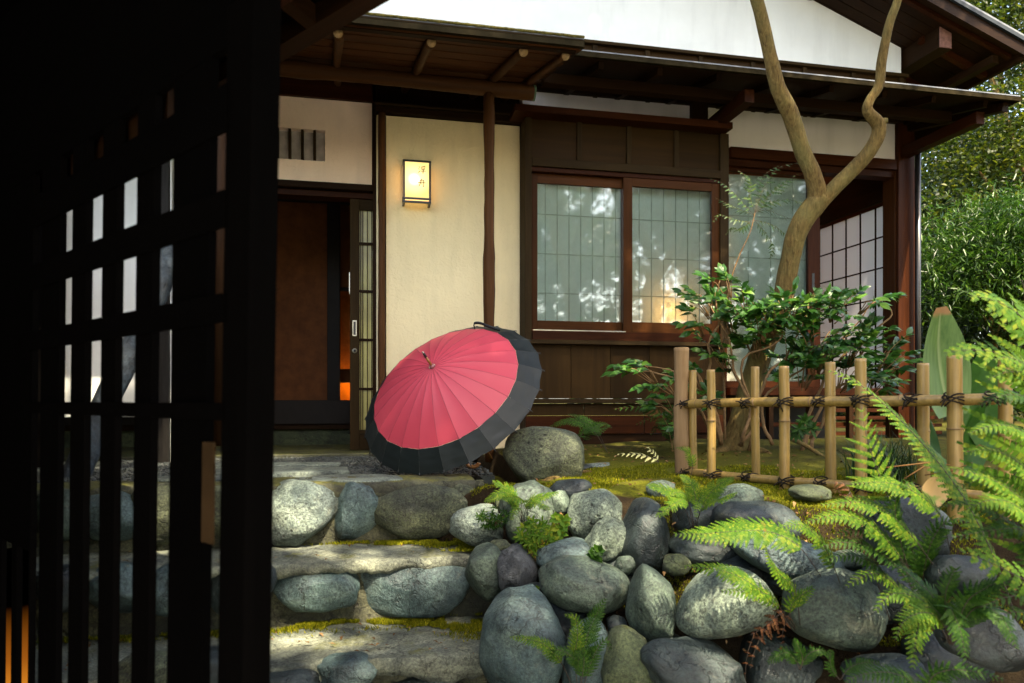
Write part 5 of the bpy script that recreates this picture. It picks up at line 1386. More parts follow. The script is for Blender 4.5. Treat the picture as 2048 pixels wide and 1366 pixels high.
SB = wloc(shrub).translation
CL = [(1252, 735, 42, 22, 3.75, 16), (1300, 762, 34, 18, 3.75, 12), (1395, 585, 46, 42, 3.95, 34), (1440, 560, 34, 30, 3.95, 16), (1372, 640, 30, 26, 3.9, 16), (1362, 745, 34, 24, 3.85, 18),
      (1480, 598, 46, 36, 3.95, 34), (1550, 620, 60, 40, 3.9, 46), (1625, 615, 60, 34, 3.9, 44), (1700, 605, 52, 30, 3.85, 34), (1765, 600, 36, 22, 3.8, 20), (1660, 665, 76, 42, 3.85, 54),
      (1745, 680, 62, 40, 3.8, 44), (1815, 705, 40, 36, 3.75, 26), (1590, 690, 56, 40, 3.9, 36), (1510, 668, 46, 40, 4.0, 30), (1590, 600, 50, 44, 3.86, 40), (1520, 640, 46, 40, 3.9, 34), (1660, 700, 60, 40, 3.8, 36), (1430, 690, 40, 40, 3.92, 20), (1625, 735, 60, 36, 3.85, 34), (1720, 740, 60, 34, 3.8, 32),
      (1790, 756, 44, 28, 3.75, 20), (1450, 640, 40, 36, 4.0, 24), (1400, 790, 50, 34, 3.9, 20), (1345, 830, 44, 30, 3.85, 14), (1570, 745, 40, 30, 3.9, 14), (1465, 725, 34, 30, 4.0, 14), (1300, 800, 30, 20, 3.8, 6)]
R = random.Random(44)
stems = [((1482, 890), (1500, 820), (1470, 740), (1450, 660), (1400, 590)), ((1482, 890), (1505, 830), (1485, 730), (1560, 680), (1550, 620)), ((1500, 900), (1530, 760), (1580, 700), (1625, 620)),
         ((1600, 905), (1625, 800), (1660, 730), (1700, 660), (1740, 610)), ((1600, 905), (1640, 810), (1700, 760), (1780, 745), (1815, 705)), ((1440, 890), (1420, 800), (1400, 760), (1350, 745), (1290, 735)),
         ((1440, 890), (1415, 790), (1420, 700), (1440, 600), (1440, 560)), ((1545, 890), (1530, 800), (1600, 740), (1660, 665)), ((1620, 905), (1660, 800), (1690, 700), (1770, 640), (1770, 600)),
         ((1420, 860), (1380, 780), (1330, 755), (1250, 735))]
for i, s_ in enumerate(stems):
    zz = [4.0]+[3.95-.02*j for j in range(len(s_)-1)]; pts = [at(a, b, z) for (a, b), z in zip(s_, zz)]
    pp = [Vector(p)+Vector((noise.noise(Vector(p)*8+Vector((i, 0, 0))), noise.noise(Vector(p)*8), noise.noise(Vector(p)*8+Vector((0, 3, 0)))))*.03 for p in interp([tuple(p) for p in pts], 22)]
    tube('stem', pp, [.011*(1-.75*j/21) for j in range(22)], M['twig'], shrub, 7, wob=.2)
leaves = []; tv, tf = [], []
for (cx, cy, rx, ry, Z, n_) in CL:
    C0 = at(cx, cy, Z); nsp = max(3, int(n_/2.9)); root = at(cx*.75+.25*1530, cy+ry*1.2+10, Z+.05)
    for s in range(nsp):
        a = R.random()*6.28; q = math.sqrt(R.random()); tip = at(cx+rx*q*math.cos(a), cy+ry*q*math.sin(a), Z+R.uniform(-.16, .16))
        mid = root.lerp(tip, .55)+Vector((0, 0, .03)); tv_, tf_ = tube_data([root.lerp(tip, .2), mid, tip], [.0035, .0022, .0012], 4)
        k = len(tv); tv += tv_; tf += [tuple(x+k for x in f) for f in tf_]
        d = (tip-mid).normalized(); ns = R.choice((7, 8, 9, 10))
        for j in range(ns):
            f = 1-.14*j*.7; p = mid.lerp(tip, max(.1, f)); sd = d.cross(UP).normalized()*(1 if j % 2 else -1)
            ld = (d*R.uniform(.4, 1)+sd*R.uniform(.5, 1.0)*(0 if j == 0 else 1)+UP*R.uniform(-.35, .25)).normalized()
            leaves.append((p, ld, (UP*.75+Vector((R.uniform(-.5, .5), R.uniform(-1.3, -.1), 0))).normalized(), R.uniform(.85, 1.35), R.randrange(3), R.uniform(-.4, .4)))
mesh('twigs', tv, tf, M['twig'], shrub, True)['kind'] = 'stuff'
leaves.sort(key=lambda L: (L[0]-Vector((0, 0, CAMZ))).dot(FWD)/L[3])
sv, sf = [], []
for i, (p, d, nrm, s, v_, roll) in enumerate(leaves):
    mt = orient(d, nrm, roll)
    if i < 300:
        o = bpy.data.objects.new('leaf', LM[v_]); COL.objects.link(o); o.parent = shrub; o.location = p-SB; o.rotation_euler = mt.to_euler(); o.scale = (s, s, s)
    else:
        k = len(sv); sv += [p+mt @ (Vector(v.co)*s) for v in LM[v_].vertices]; sf += [tuple(k+x for x in f.vertices) for f in LM[v_].polygons]
o = mesh('further_leaves', sv, sf, M['cam'], shrub, True); o['kind'] = 'stuff'
print('SHRUB LEAVES', len(leaves))
# ---- fine leaved young maple / nandina at the window
nd = thing('young_maple', 'slender young tree with fine airy leaves in front of the garden window', 'young tree', at(1440, 880, 4.05))
st = [at(1450, 880, 4.1), at(1448, 700, 4.1), at(1455, 590, 4.08), at(1475, 520, 4.06), at(1500, 465, 4.05), at(1510, 425, 4.05)]
tube('stem', [Vector(p) for p in interp([tuple(p) for p in st], 26)], [.008*(1-.7*i/25) for i in range(26)], M['twig'], nd, 8, wob=.3)
for i, (pl, w_) in enumerate([([(1508, 430), (1480, 400), (1450, 370), (1418, 356)], 40), ([(1510, 425), (1500, 395), (1500, 360), (1475, 340)], 40), ([(1510, 425), (1540, 390), (1570, 365), (1600, 345)], 44),
                              ([(1510, 425), (1545, 405), (1580, 400), (1620, 410)], 40), ([(1505, 445), (1470, 440), (1440, 430), (1425, 445)], 34), ([(1508, 440), (1545, 450), (1570, 470), (1585, 495)], 40),
                              ([(1508, 440), (1530, 465), (1545, 490), (1540, 520)], 34), ([(1510, 425), (1530, 370), (1560, 335), (1600, 325)], 38), ([(1505, 440), (1480, 460), (1465, 455), (1450, 470)], 30),
                              ([(1508, 430), (1530, 420), (1560, 430), (1600, 445)], 36), ([(1510, 425), (1515, 390), (1530, 350), (1560, 330)], 34), ([(1508, 430), (1470, 415), (1440, 400), (1430, 395)], 32)]):
    frond(nd, pf(pl, [4.05, 3.95+.02*i]), w_*4/F*.95, M['nand'], 11, 4, .1, None, i, .0010, .35, .3, M['twig'], .38)
# nandina low left of the post
n2 = thing('nandina_sprig', 'feathery dark green sprig low against the bay window beside the fence post', 'sprig', at(1330, 900, 3.9))
for i, (pl, w_) in enumerate([([(1345, 900), (1330, 840), (1290, 815), (1225, 818)], 44), ([(1345, 900), (1335, 850), (1310, 835), (1270, 850)], 36), ([(1345, 900), (1345, 840), (1330, 800), (1300, 780)], 36),
                              ([(1345, 900), (1340, 870), (1320, 850), (1300, 870)], 34), ([(1345, 900), (1350, 830), (1345, 790), (1325, 800)], 34)]):
    frond(n2, pf(pl, 3.85+.03*i), w_*4/F, M['fernd'], 12, 4, .15, None, i, .0012, .2, .3, M['twig'], .34)
# azalea cushion among the stones, and two little ivy shoots
def cushion(label, cx, cy, rx, ry, Z, n, L, W, m, cat='shrublet', seed=0, name='azalea'):
    R = random.Random(seed); o = thing(name, label, cat, at(cx, cy+ry, Z)); vs, fs = [], []; tvs, tfs = [], []; r0 = at(cx, cy+ry, Z+.03)
    for _ in range(n):
        a = R.random()*6.28; q = math.sqrt(R.random()); p = at(cx+rx*q*math.cos(a), cy+ry*q*math.sin(a), Z-.06*math.sqrt(max(0, 1-q*q))+R.uniform(-.02, .02))
        v_, f_ = tube_data([r0, r0.lerp(p, .6)+UP*.01, p], [.0014, .001, .0008], 3); k = len(tvs); tvs += v_; tfs += [tuple(x+k for x in f) for f in f_]
        d0 = (p-r0).normalized(); ph = R.random()*6
        for j in range(5):
            aa = ph+j*1.257; side = (RIGHT*math.cos(aa)+UP*math.sin(aa)*.8-FWD*.2); strip_leaf(vs, fs, p, side+d0*.4, -FWD+UP*.6, L*R.uniform(.7, 1.2), W, .2, .2, 3)
    mesh('foliage', vs, fs, M[m], o); mesh('twigs', tvs, tfs, M['twig'], o, True)['kind'] = 'stuff'
za = slope_t(1075, 1085)-.06
cushion('small bright azalea cushion growing between the stones under the fern', 1074, 1075, 38, 36, za, 60, .026, .008, 'fern', seed=1)
cushion('dark leafy twig hanging over the white flecked stone', 985, 1035, 30, 22, slope_t(985, 1035)-.08, 34, .018, .006, 'fernd', 'sprig', 2, 'sprig')
cushion('little ivy shoot between the pale angular stone and the tall dark boulder', 1196, 1108, 12, 24, slope_t(1196, 1108)-.06, 7, .024, .018, 'fernd', 'seedling', 3, 'seedling')
cushion('light green seedling above the azalea cushion', 1118, 1050, 20, 24, slope_t(1118, 1050)-.05, 7, .03, .018, 'fern', 'seedling', 4, 'seedling')
cushion('tiny seedling beside the purple grey stone', 1078, 1182, 8, 8, slope_t(1078, 1182)-.06, 3, .014, .009, 'fern', 'seedling', 5, 'seedling')
cushion('low broad leaved plant behind the third and fourth bamboo pickets', 1605, 855, 26, 18, 3.5, 9, .05, .018, 'fernd', 'seedling', 6, 'seedling')
cushion('small green sprout right of the third picket foot', 1590, 975, 12, 8, 3.0, 5, .02, .012, 'fern', 'seedling', 7, 'seedling')
# grass tussock behind the fence
gt = thing('grass_tussock', 'dark narrow bladed grass tussock behind the bamboo fence', 'grass tuft', at(1770, 930, 3.1)); vs, fs = [], []; R = random.Random(8)
for _ in range(420):
    b = at(1770+R.gauss(0, 34), 925, 3.1+R.gauss(0, .09)); b.z = .0; a = R.random()*6.28; L = R.uniform(.14, .30); d = Vector((math.cos(a), math.sin(a), 0)); s = Vector((-d.y, d.x, 0))*.0024; c = R.uniform(.35, 1.0)
    k = len(vs)
    for j in range(5):
        f = j/4; p = b+d*L*f*f*c+UP*L*(f-.42*c*f*f); w_ = (1-f**2); vs += [p-s*w_, p+s*w_]
        if j: fs.append((k+2*j-2, k+2*j-1, k+2*j+1, k+2*j))
mesh('blades', vs, fs, M['grass'], gt, True)
# broad leaved aspidistra
m, n, l = newmat('broad_striped_leaf'); v = coords(n, l, (1, 1, .08), False); a_ = noi(n, l, v, 60, 4); tc = n.new('ShaderNodeTexCoord'); sx = n.new('ShaderNodeSeparateXYZ'); l.new(tc.outputs['UV'], sx.inputs[0])
c = ramp(n, l, a_, [(.3, (.055, .12, .028)), (.7, (.115, .20, .055))])
ctr = n.new('ShaderNodeMath'); ctr.operation = 'ABSOLUTE'; l.new(sx.outputs[0], ctr.inputs[0])
c = mix(n, l, ramp(n, l, ctr.outputs[0], [(.0, (.75, .75, .75)), (.10, (0, 0, 0))]), c, (.26, .32, .15))
tipm = n.new('ShaderNodeMath'); tipm.operation = 'ADD'; l.new(sx.outputs[1], tipm.inputs[0]); nz = n.new('ShaderNodeMath'); nz.operation = 'MULTIPLY'; nz.inputs[1].default_value = .08
l.new(noi(n, l, coords(n, l, rnd=False), 25, 5), nz.inputs[0]); l.new(nz.outputs[0], tipm.inputs[1])
c = mix(n, l, ramp(n, l, tipm.outputs[0], [(.955, (0, 0, 0)), (.99, (1, 1, 1))]), c, (.30, .16, .07))
M['aspi'] = finish(m, n, l, c, .4, bump(n, l, a_, .2, .003), .4, .3)
def broad(parent, base, tip, W, nrm, curl, m, n_=14, seed=0, name='leaf', prof=None):
    base, tip = Vector(base), Vector(tip); t = (tip-base); L = t.length; t.normalize(); s = t.cross(nrm).normalized(); nn = s.cross(t); vs, fs, uv = [], [], []
    for i in range(n_+1):
        f = i/n_; w_ = (math.sin(math.pi*min(1, f*.93+.05))**.72)*(1-.12*f) if prof is None else prof(f)
        for k in range(-4, 5):
            x = k/4; p = base+t*L*f+s*x*W*.5*w_+nn*(curl*L*(f*f-f)*1.0-.16*W*(1-abs(x))*w_+.012*W*math.sin(f*8+x*3+seed))
            vs.append(p); uv.append((x, f))
    for i in range(n_):
        for k in range(8): a = 9*i+k; fs.append((a, a+1, a+10, a+9))
    me = bpy.data.meshes.new(name); me.from_pydata([tuple(v) for v in vs], [], fs); ul = me.uv_layers.new(name='UVMap')
    for lp_ in me.loops: ul.data[lp_.index].uv = uv[lp_.vertex_index]
    me.update(); o = link(name, me, m, parent, True); return o
asp = thing('aspidistra', 'broad leaved plant with one large upright green leaf, its tip burnt brown, behind the fence', 'broad leaved plant', at(1910, 950, 2.75))
ZA = 2.72
broad(asp, at(1908, 832, ZA), at(1884, 614, ZA-.04), 104*ZA/F, -FWD+RIGHT*.15, .10, M['aspi'], 20, 0, 'leaf', lambda f: .72*(max(0, math.sin(math.pi*(.20+.74*f))))**.9*(1.45 if f < .45 else 1.45) if f < .97 else .22)
tube('leaf_stalk', [at(1908, 834, ZA), at(1915, 960, ZA+.03)], .006, M['fernd'], asp, 6)
da = M['tree1']
broad(asp, at(1975, 900, ZA+.1), at(1968, 700, ZA+.06), 95*ZA/F, -FWD-RIGHT*.3, .1, M['cam'], 14, 2)
broad(asp, at(1900, 930, ZA+.1), at(1795, 835, ZA+.16), 44*ZA/F, UP-FWD*.5, .25, M['cam'], 14, 3)
broad(asp, at(1930, 960, ZA+.1), at(2000, 780, ZA+.1), 70*ZA/F, -FWD, .1, M['cam'], 14, 4)
broad(asp, at(1880, 960, ZA+.2), at(1860, 840, ZA+.3), 60*ZA/F, -FWD+RIGHT*.5, .1, M['cam'], 14, 5)
pod = thing('dry_broad_leaf', 'drooping dry tan leaf with a green patch hanging in front of the lower rail', 'dry leaf', at(1872, 965, 2.2))
m, n, l = newmat('tan_leaf_green_patch'); v = coords(n, l, rnd=False)
c = mix(n, l, ramp(n, l, noi(n, l, v, 14, 3), [(.52, (0, 0, 0)), (.58, (1, 1, 1))]), (.50, .33, .14), (.20, .30, .06)); mtl = finish(m, n, l, c, .6, None, .3, .3)
broad(pod, at(1876, 952, 2.2), at(1868, 1018, 2.2), 58*2.2/F, -FWD, .1, mtl, 12, 6)
tube('leaf_stalk', [at(1876, 953, 2.2), at(1888, 948, 2.22), at(1905, 975, 2.25)], .0022, M['twig'], pod, 5)
# dead grass stalks
for i, (a, b, c_) in enumerate((((1772, 935), (1860, 925), (1900, 930)), ((1808, 958), (1850, 932), (1880, 920)), ((1850, 950), (1900, 943), (1945, 925)), ((1930, 905), (1960, 890), (2000, 905)))):
    tag(tube('dead_stalk', pf([a, b, c_], 2.25), [.0022, .003, .0015], M['litter'], None, 5), ['thin bleached dead stalk lying level along the lower fence rail', 'short dead stalk slanting up just above the lower fence rail', 'dead stalk crossing behind the drooping tan leaf', 'dead stalk bent over at the right hand fern'][i], 'stalk', 'dead stalks at the lower fence rail')

# ---- the bare trunk
tree = thing('forked_tree', 'smooth barked tree forking low in front of the white gable, its crown above the frame', 'tree', at(1475, 900, 4.2))
def limb(name, pts, parent, m=None, seed=0, seg=16, wob=.10, n=40):
    q = interp([tuple(at(a, b, z))+(r,) for a, b, z, r in pts], n)
    pp, rr = [Vector(x[:3]) for x in q], [x[3] for x in q]
    return tube(name, pp, rr, m or M['bark'], parent, seg, True, wob, seed)
TZ = 4.0
limb('trunk', [(1462, 915, 4.2, .110), (1478, 870, 4.2, .086), (1498, 790, 4.18, .070), (1524, 700, 4.15, .064), (1562, 610, 4.1, .058), (1578, 530, 4.08, .055), (1592, 470, 4.05, .058), (1620, 420, 4.03, .062), (1643, 394, 4.02, .056)], tree, seed=1, n=60)
limb('trunk_fork', [(1616, 432, 4.03, .048), (1634, 395, 4.02, .054), (1626, 352, 4.0, .047), (1604, 300, 3.98, .045), (1583, 235, 3.95, .046), (1556, 175, 3.9, .041), (1538, 100, 3.87, .036), (1524, 40, 3.84, .035), (1508, -20, 3.8, .033), (1480, -130, 3.75, .031), (1420, -300, 3.7, .024), (1330, -470, 3.6, .014)], tree, seed=2, n=80)
limb('trunk_fork', [(1625, 425, 4.03, .046), (1660, 385, 4.01, .042), (1700, 345, 3.97, .041), (1741, 300, 3.93, .040), (1758, 255, 3.9, .039), (1736, 222, 3.87, .028), (1740, 200, 3.86, .025), (1758, 170, 3.85, .026), (1764, 120, 3.83, .025), (1778, 50, 3.8, .023), (1795, 0, 3.78, .022), (1802, -60, 3.75, .022), (1840, -220, 3.7, .018), (1880, -400, 3.6, .012)], tree, seed=3, n=90)
limb('stub', [(1752, 250, 3.9, .022), (1768, 243, 3.88, .019), (1776, 241, 3.87, .013)], tree, seed=4, n=8)
for k_, pl in enumerate((((1500, 900, 4.15, .03), (1530, 905, 4.0, .022), (1560, 930, 3.85, .014), (1600, 945, 3.7, .006)), ((1450, 900, 4.1, .03), (1420, 912, 3.95, .02), (1390, 930, 3.8, .006)), ((1560, 870, 4.0, .014), (1600, 885, 3.9, .014), (1650, 915, 3.75, .010), (1690, 935, 3.6, .004)))):
    limb('root', pl, tree, seed=7+k_, n=16, seg=8)
# ---- crowns
def crown(parent, lumps, n, L, W, m, seed=0, flat=.5, cull=None, name='crown', seg=2, droop=.3, clump=.35):
    """leaf clumps through the volume of ellipsoid lumps (centre, radii)"""
    rs = np.random.RandomState(seed); V = []; tot = sum(r[0]*r[1]*r[2] for c, r in lumps)
    for c, r in lumps:
        k = int(n*r[0]*r[1]*r[2]/tot); nc = max(6, k//28)
        d = rs.normal(size=(nc, 3)); d /= np.linalg.norm(d, axis=1)[:, None]; cc = np.array(c)+d*np.array(r)*(rs.rand(nc, 1)**.45)
        idx = rs.randint(0, nc, k); p = cc[idx]+rs.normal(size=(k, 3))*np.array([clump, clump, clump*flat])*.5*rs.uniform(.5, 1.2, (nc, 1))[idx]
        V.append(p)
    P_ = np.vstack(V)
    if cull is not None: P_ = P_[cull(P_)]
    k = len(P_); th = rs.rand(k)*6.283; el = rs.normal(size=k)*.45-droop
    t = np.stack([np.cos(th)*np.cos(el), np.sin(th)*np.cos(el), np.sin(el)], 1)
    nr = np.array([0, 0, 1.0])+rs.normal(size=(k, 3))*.5; s = np.cross(t, nr); s /= np.linalg.norm(s, axis=1)[:, None]; n2_ = np.cross(s, t)
    sc = rs.uniform(.6, 1.3, (k, 1)); Ls, Ws = L*sc, W*sc
    a = P_; b = P_+t*Ls*.45-s*Ws*.5+n2_*Ws*.12; c_ = P_+t*Ls-n2_*Ls*.12; d_ = P_+t*Ls*.45+s*Ws*.5+n2_*Ws*.12
    vs = np.stack([a, b, c_, d_], 1).reshape(-1, 3); me = bpy.data.meshes.new(name); me.vertices.add(4*k); me.vertices.foreach_set('co', vs.astype(np.float32).ravel())
    f = np.arange(k)[:, None]*4+np.array([[0, 1, 2, 0, 2, 3]]); me.loops.add(6*k); me.loops.foreach_set('vertex_index', f.ravel().astype(np.int32))
    me.polygons.add(2*k); me.polygons.foreach_set('loop_start', np.arange(0, 6*k, 3, dtype=np.int32)); me.update(calc_edges=True)
    return link(name, me, m, parent)
# spots chosen for sun flecks, with radius; leaves sunward of them are cut out
TG = [(at(1040, 1215, 2.35), .05), (at(1120, 1150, 2.6), .05), (at(1200, 1140, 2.55), .035), (at(1290, 1160, 2.3), .04), (at(1420, 1150, 2.2), .06), (at(1690, 1160, 2.05), .05), (at(1560, 1100, 2.3), .05), (at(950, 1035, 2.95), .04), (at(830, 1010, 3.0), .035), (at(700, 1150, 2.78), .03), (at(1950, 420, 7.0), .4), (at(575, 1020, 3.02), .09), (at(640, 1030, 3.02), .07), (at(860, 1100, 2.85), .05), (at(620, 1100, 2.88), .07), (at(740, 1105, 2.88), .05), (at(565, 1275, 2.6), .10), (at(700, 1275, 2.55), .07),
      (at(640, 1160, 2.75), .045), (at(770, 1180, 2.74), .04), (at(1140, 915, 3.25), .08), (at(1175, 1010, 3.0), .05), (at(1150, 1120, 2.8), .04), (at(1215, 1075, 2.85), .045), (at(1250, 960, 3.2), .07),
      (at(1290, 1070, 2.6), .05), (at(1640, 1040, 2.5), .16), (at(1420, 900, 3.2), .05), (at(1570, 860, 3.0), .05), (at(1480, 1080, 2.35), .13), (at(1450, 1160, 2.3), .10), (at(1700, 800, 2.1), .13),
      (at(1850, 920, 2.0), .12), (at(1980, 680, 1.5), .16), (at(2030, 900, 1.5), .15), (at(1990, 1130, 1.5), .07), (at(1860, 1260, 1.65), .05), (at(1310, 990, 2.8), .13), (at(1440, 975, 2.8), .12), (at(1000, 990, 2.9), .11),
      (at(1090, 1005, 2.9), .09), (at(1400, 585, 3.95), .12), (at(1500, 600, 3.9), .16), (at(1620, 610, 3.9), .14), (at(1740, 610, 3.8), .12), (at(1260, 735, 3.75), .08), (at(600, 957, 3.4), .08),
      (at(1650, 1000, 2.0), .16), (at(1480, 400, 4.0), .12), (at(310, 1100, 2.9), .08), (at(260, 1010, 3.0), .06), (at(340, 1320, 2.5), .08), (at(1065, 1075, 2.8), .06), (at(1740, 900, 2.0), .10)]
SV = np.array(SUN)
def cull(P_):
    keep = np.ones(len(P_), bool)
    for p, r in TG:
        d = P_-np.array(p); k = d@SV; q = d-k[:, None]*SV; dd = np.linalg.norm(q, axis=1); keep &= ~((dd < r+.012*k*0+.05) & (k > 0))
    return keep
crown(tree, [((1.6, 2.9, 6.4), (2.2, 1.0, .7)), ((3.4, 3.0, 6.2), (1.6, 1.0, .7)), ((-.2, 2.6, 6.8), (1.8, .8, .7)), ((.8, 2.9, 6.0), (1.8, .7, .5)), ((.6, 3.3, 5.6), (1.6, .5, .4))], 24000, .10, .055, M['tree2'], 3, .45, cull)  # unseen crown, its lumps placed to keep sun off the gable
crown(tree, [((2.04, 1.42, 6.4), (.55, .45, .2))], 1300, .10, .06, M['tree1'], 31, clump=.25)  # extra leaf clump out of view, added to block a sun patch on the cream wall
def add_tree(name, label, base, h, lumps, n, L, W, m, seed, group=None, cull_=None, tr=.14, **k):
    o = thing(name, label, 'tree', base, group); b = Vector(base); top = Vector(lumps[0][0])
    tube('trunk', [b-UP*.1, b.lerp(top, .35)+Vector((.08, .05, 0)), b.lerp(top, .7), top], [tr, tr*.8, tr*.55, tr*.2], M['bark'], o, 10, True, .1)
    for i, (c, r) in enumerate(lumps[1:5]):
        q = Vector(c); s = b.lerp(top, .45+.1*(i % 3)); tube('limb', [s, s.lerp(q, .5)+UP*.15, q], [tr*.45, tr*.3, tr*.1], M['bark'], o, 6)
    crown(o, lumps, n, L, W, m, seed, cull=cull_, **k); return o
# unseen canopy, placed up-sun behind the viewer to shade the garden
def along(k, p=(1.0, 2.9, 0)): return tuple(Vector(p)+SUN*k)
c0 = Vector(along(8.2)); 
add_tree('shade_tree', 'tall broad tree standing behind the viewer and shading the garden', (4.4, -3.6, -1.0), 8, [(tuple(c0), (2.6, 2.2, 1.0)), (tuple(c0+Vector((2.2, .6, .2))), (1.7, 1.8, .9)), (tuple(c0+Vector((-1.8, .4, .2))), (1.6, 1.8, .9)), (tuple(c0+Vector((.4, 1.7, .5))), (1.7, 1.3, .8))], 24000, .13, .07, M['tree1'], 5, None, cull, .22, clump=.5)
# trees seen only as reflections in the panes
for i, (x, y, h, m_) in enumerate(((3.6, -4.2, 3.6, 'tree2'), (6.4, -5.4, 4.4, 'tree1'), (1.2, -6.4, 4.0, 'tree1'), (9.0, -3.0, 4.6, 'tree1'), (4.8, -9.0, 5.6, 'tree2'), (8.5, -8.0, 6.4, 'tree1'), (7.4, -2.6, 2.2, 'tree1'), (10.5, -5.0, 2.6, 'tree2'), (7.6, -6.0, 6.2, 'tree1'), (10.8, -7.5, 6.6, 'tree1'))):
    add_tree('garden_tree', ['sunny maple behind the viewer nearest the right window', 'dark evergreen behind the viewer next to the sunny maple', 'dark evergreen directly behind the gatehouse', 'dark evergreen farthest to the right behind the viewer', 'tall sunny maple far behind the viewer', 'tallest dark evergreen at the back right behind the viewer', 'low dense hedge tree to the right behind the viewer', 'low hedge tree beyond the fence end behind the viewer', 'tall dark evergreen mirrored high in the garden window', 'tall dark evergreen behind the low hedge trees'][i], (x, y, -1.0), h, [((x, y, h), (1.5, 1.4, 1.3)), ((x+1.0, y+.3, h-.9), (1.1, 1.1, .8)), ((x-1.0, y-.1, h-.8), (1.1, 1.1, .8)), ((x+.2, y+.3, h-1.9), (1.3, 1.1, .7)), ((x-.5, y+.2, h+1.0), (.9, .9, .7))], 6500, .15, .085, M[m_], 50+i, 'trees reflected in the window panes', clump=.45)
# background on the right
def AT(px, py, Z): return tuple(at(px, py, Z))
def bgtree(label, seed, m, lumps_px, n, L, W, base, cat='tree', name='background_tree', tr=.12, **k):
    lumps = [(AT(a, b, Z), (r, rd, r2)) for a, b, Z, r, rd, r2 in lumps_px]
    o = add_tree(name, label, base, 5, lumps, n, L, W, M[m], seed, None, None, tr, **k); o['category'] = cat; return o
b_ = at(2120, 800, 8.5); 
bgtree('sunlit maple with layered yellow green leaves above the right end of the roof', 1, 'tree2', [(2060, 250, 8.5, 1.4, 1.2, .5), (1950, 330, 8.3, .8, .9, .35), (2040, 90, 9.0, 1.2, 1.0, .5), (1930, 20, 9.2, .8, .9, .5), (2150, -60, 9.0, 1.5, 1.2, .6), (1900, 420, 8.0, .5, .6, .3)], 26000, .062, .036, (b_.x, b_.y, 0), flat=.35, clump=.4)
b_ = at(2010, 800, 7.0)
bgtree('fresh green bamboo thicket with long narrow leaves right of the downpipe', 2, 'tree3', [(1960, 480, 7.0, .75, .6, .45), (2060, 470, 6.8, .6, .6, .5), (1880, 560, 7.0, .4, .5, .35), (1990, 570, 6.9, .8, .6, .35), (2120, 540, 7.0, .6, .6, .6)], 20000, .085, .015, (b_.x, b_.y, 0), 'bamboo', 'bamboo_thicket', .03, droop=.5, clump=.35)
b_ = at(1940, 800, 7.6)
bgtree('dark low evergreen bush under the bamboo at the house corner', 3, 'tree1', [(1930, 650, 7.6, .9, .6, .6), (2060, 660, 7.4, .9, .6, .7), (1860, 700, 7.3, .4, .5, .6), (1990, 760, 7.2, 1.0, .6, .5)], 9000, .07, .032, (b_.x, b_.y, 0), 'bush', 'evergreen_bush', .05, clump=.25)
for i, (px, py, Z, r) in enumerate(((2000, 100, 13, 3.0), (1860, 420, 12, 1.9), (2100, 420, 12.5, 2.2), (1760, 560, 13, 1.6), (2200, 0, 14, 3.2), (1640, 560, 14.5, 1.6))):
    c = at(px, py, Z); lab = ['tall dark evergreen rising behind the sunlit maple', 'dark evergreen filling the gap between the downpipe and the maple', 'dark evergreen behind the bamboo thicket', 'evergreen seen in the gap beside the side shoji screen', 'tall evergreen at the upper right corner', 'evergreen glimpsed through the open garden room'][i]
    add_tree('evergreen_tree', lab, (c.x, c.y, -.1), 8, [(tuple(c), (r, r*.7, r)), (tuple(c+Vector((0, .3, -r*1.1))), (r*1.0, r*.7, r*.8)), (tuple(c+Vector((r*.6, -.3, r*.4))), (r*.7, r*.5, r*.6))], 16000, .12, .055, M['tree1'], 80+i, None, None, .2, clump=.55)
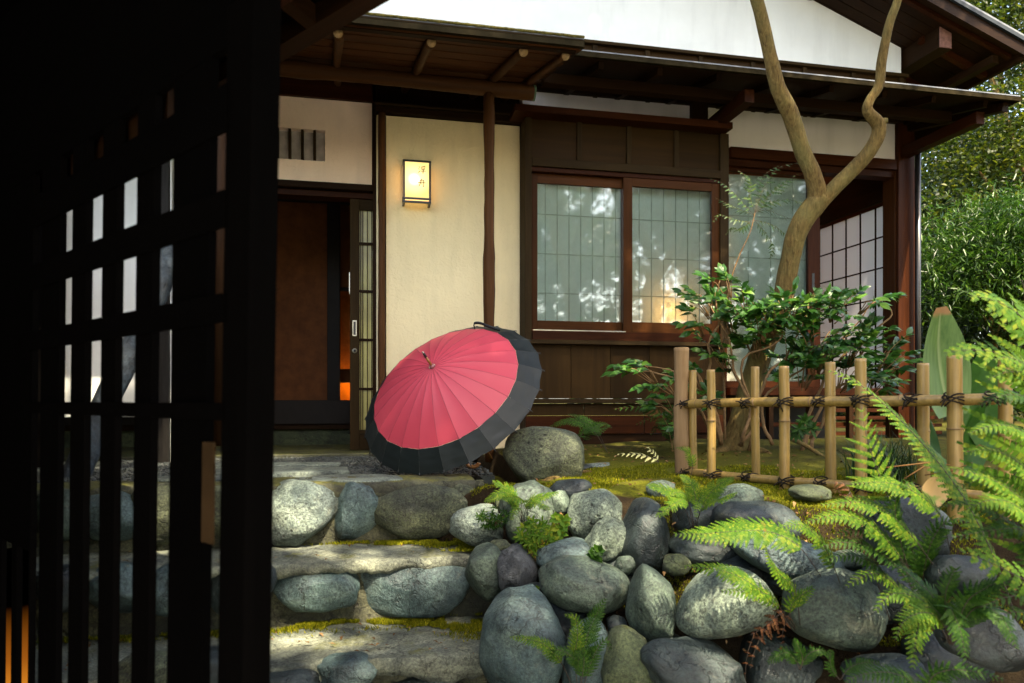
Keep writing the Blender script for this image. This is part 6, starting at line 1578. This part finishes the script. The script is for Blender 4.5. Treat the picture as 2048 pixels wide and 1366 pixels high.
wood_ = crown(None, [((14, 20, 3.0), (13, 3.0, 5.0)), ((-6, 16, 3.0), (8, 2, 4.5)), ((19, 8, 3), (2.5, 9, 5))], 26000, .42, .22, M['tree1'], 99, name='far_wood', clump=1.0)
tag(wood_, 'dark wood closing the view behind the house', kind='stuff')

# ---- moss shoots, leaf litter
def garden_moss(R):
    x = R.uniform(.45, 2.6); f = R.random()**1.3*1.3-.30; y = (3.1-.74*(x-.45))+f*1.25
    if y > 4.3 or (x < .8 and y > 3.55): return None
    if f > .85+.5*noise.noise(Vector((x*3, y*3, 1))): return None
    if noise.noise(Vector((x*3.2, y*3.2, 9))) < -.20: return None
    return Vector((x, y, hgt(x, y)-.001))
o = tuft_field('moss_cover', garden_moss, 90000, M['mosst'], .011, .0028, None, 'low yellow green moss growing on the ground between fence and stones', 4)
lv, lf = [], []; R = random.Random(12)
for _ in range(1400):
    x = R.uniform(.5, 3.3); y = (3.1-.74*(x-.45))+R.uniform(-.9, 1.9)
    if y > 4.5: continue
    if R.random() < .5 and y < 3.4: continue
    a = R.random()*6.28; L = R.uniform(.012, .035); strip_leaf(lv, lf, Vector((x, y, hgt(x, y)+.004+R.random()*.006)), Vector((math.cos(a), math.sin(a), R.uniform(-.2, .5))), UP+Vector((R.uniform(-.5, .5), R.uniform(-.5, .5), 0)), L, L*.45, .4, .4, 2)
for _ in range(90):
    k_ = R.random() < .5; x = R.uniform(-1.0, .44); y = (R.uniform(YT1-.02, YT0) if k_ else R.uniform(YT2, YT1)); z = (ZT1 if k_ else ZT2)+.006
    a = R.random()*6.28; L = R.uniform(.012, .030); strip_leaf(lv, lf, Vector((x, y, z)), Vector((math.cos(a), math.sin(a), R.uniform(-.05, .3))), UP, L, L*.5, .4, .3, 2)
for _ in range(260):
    a_, b_ = R.uniform(940, 1900), R.uniform(990, 1340); p = onslope(a_, b_, R.uniform(.0, .10)); a = R.random()*6.28; L = R.uniform(.012, .028)
    strip_leaf(lv, lf, p, Vector((math.cos(a), math.sin(a), R.uniform(-.8, .3))), UP-FWD, L, L*.5, .4, .5, 2)
o = mesh('leaf_litter', lv, lf, M['litter'], None, center=False); tag(o, 'scattered dry brown leaves on moss and soil', kind='stuff')
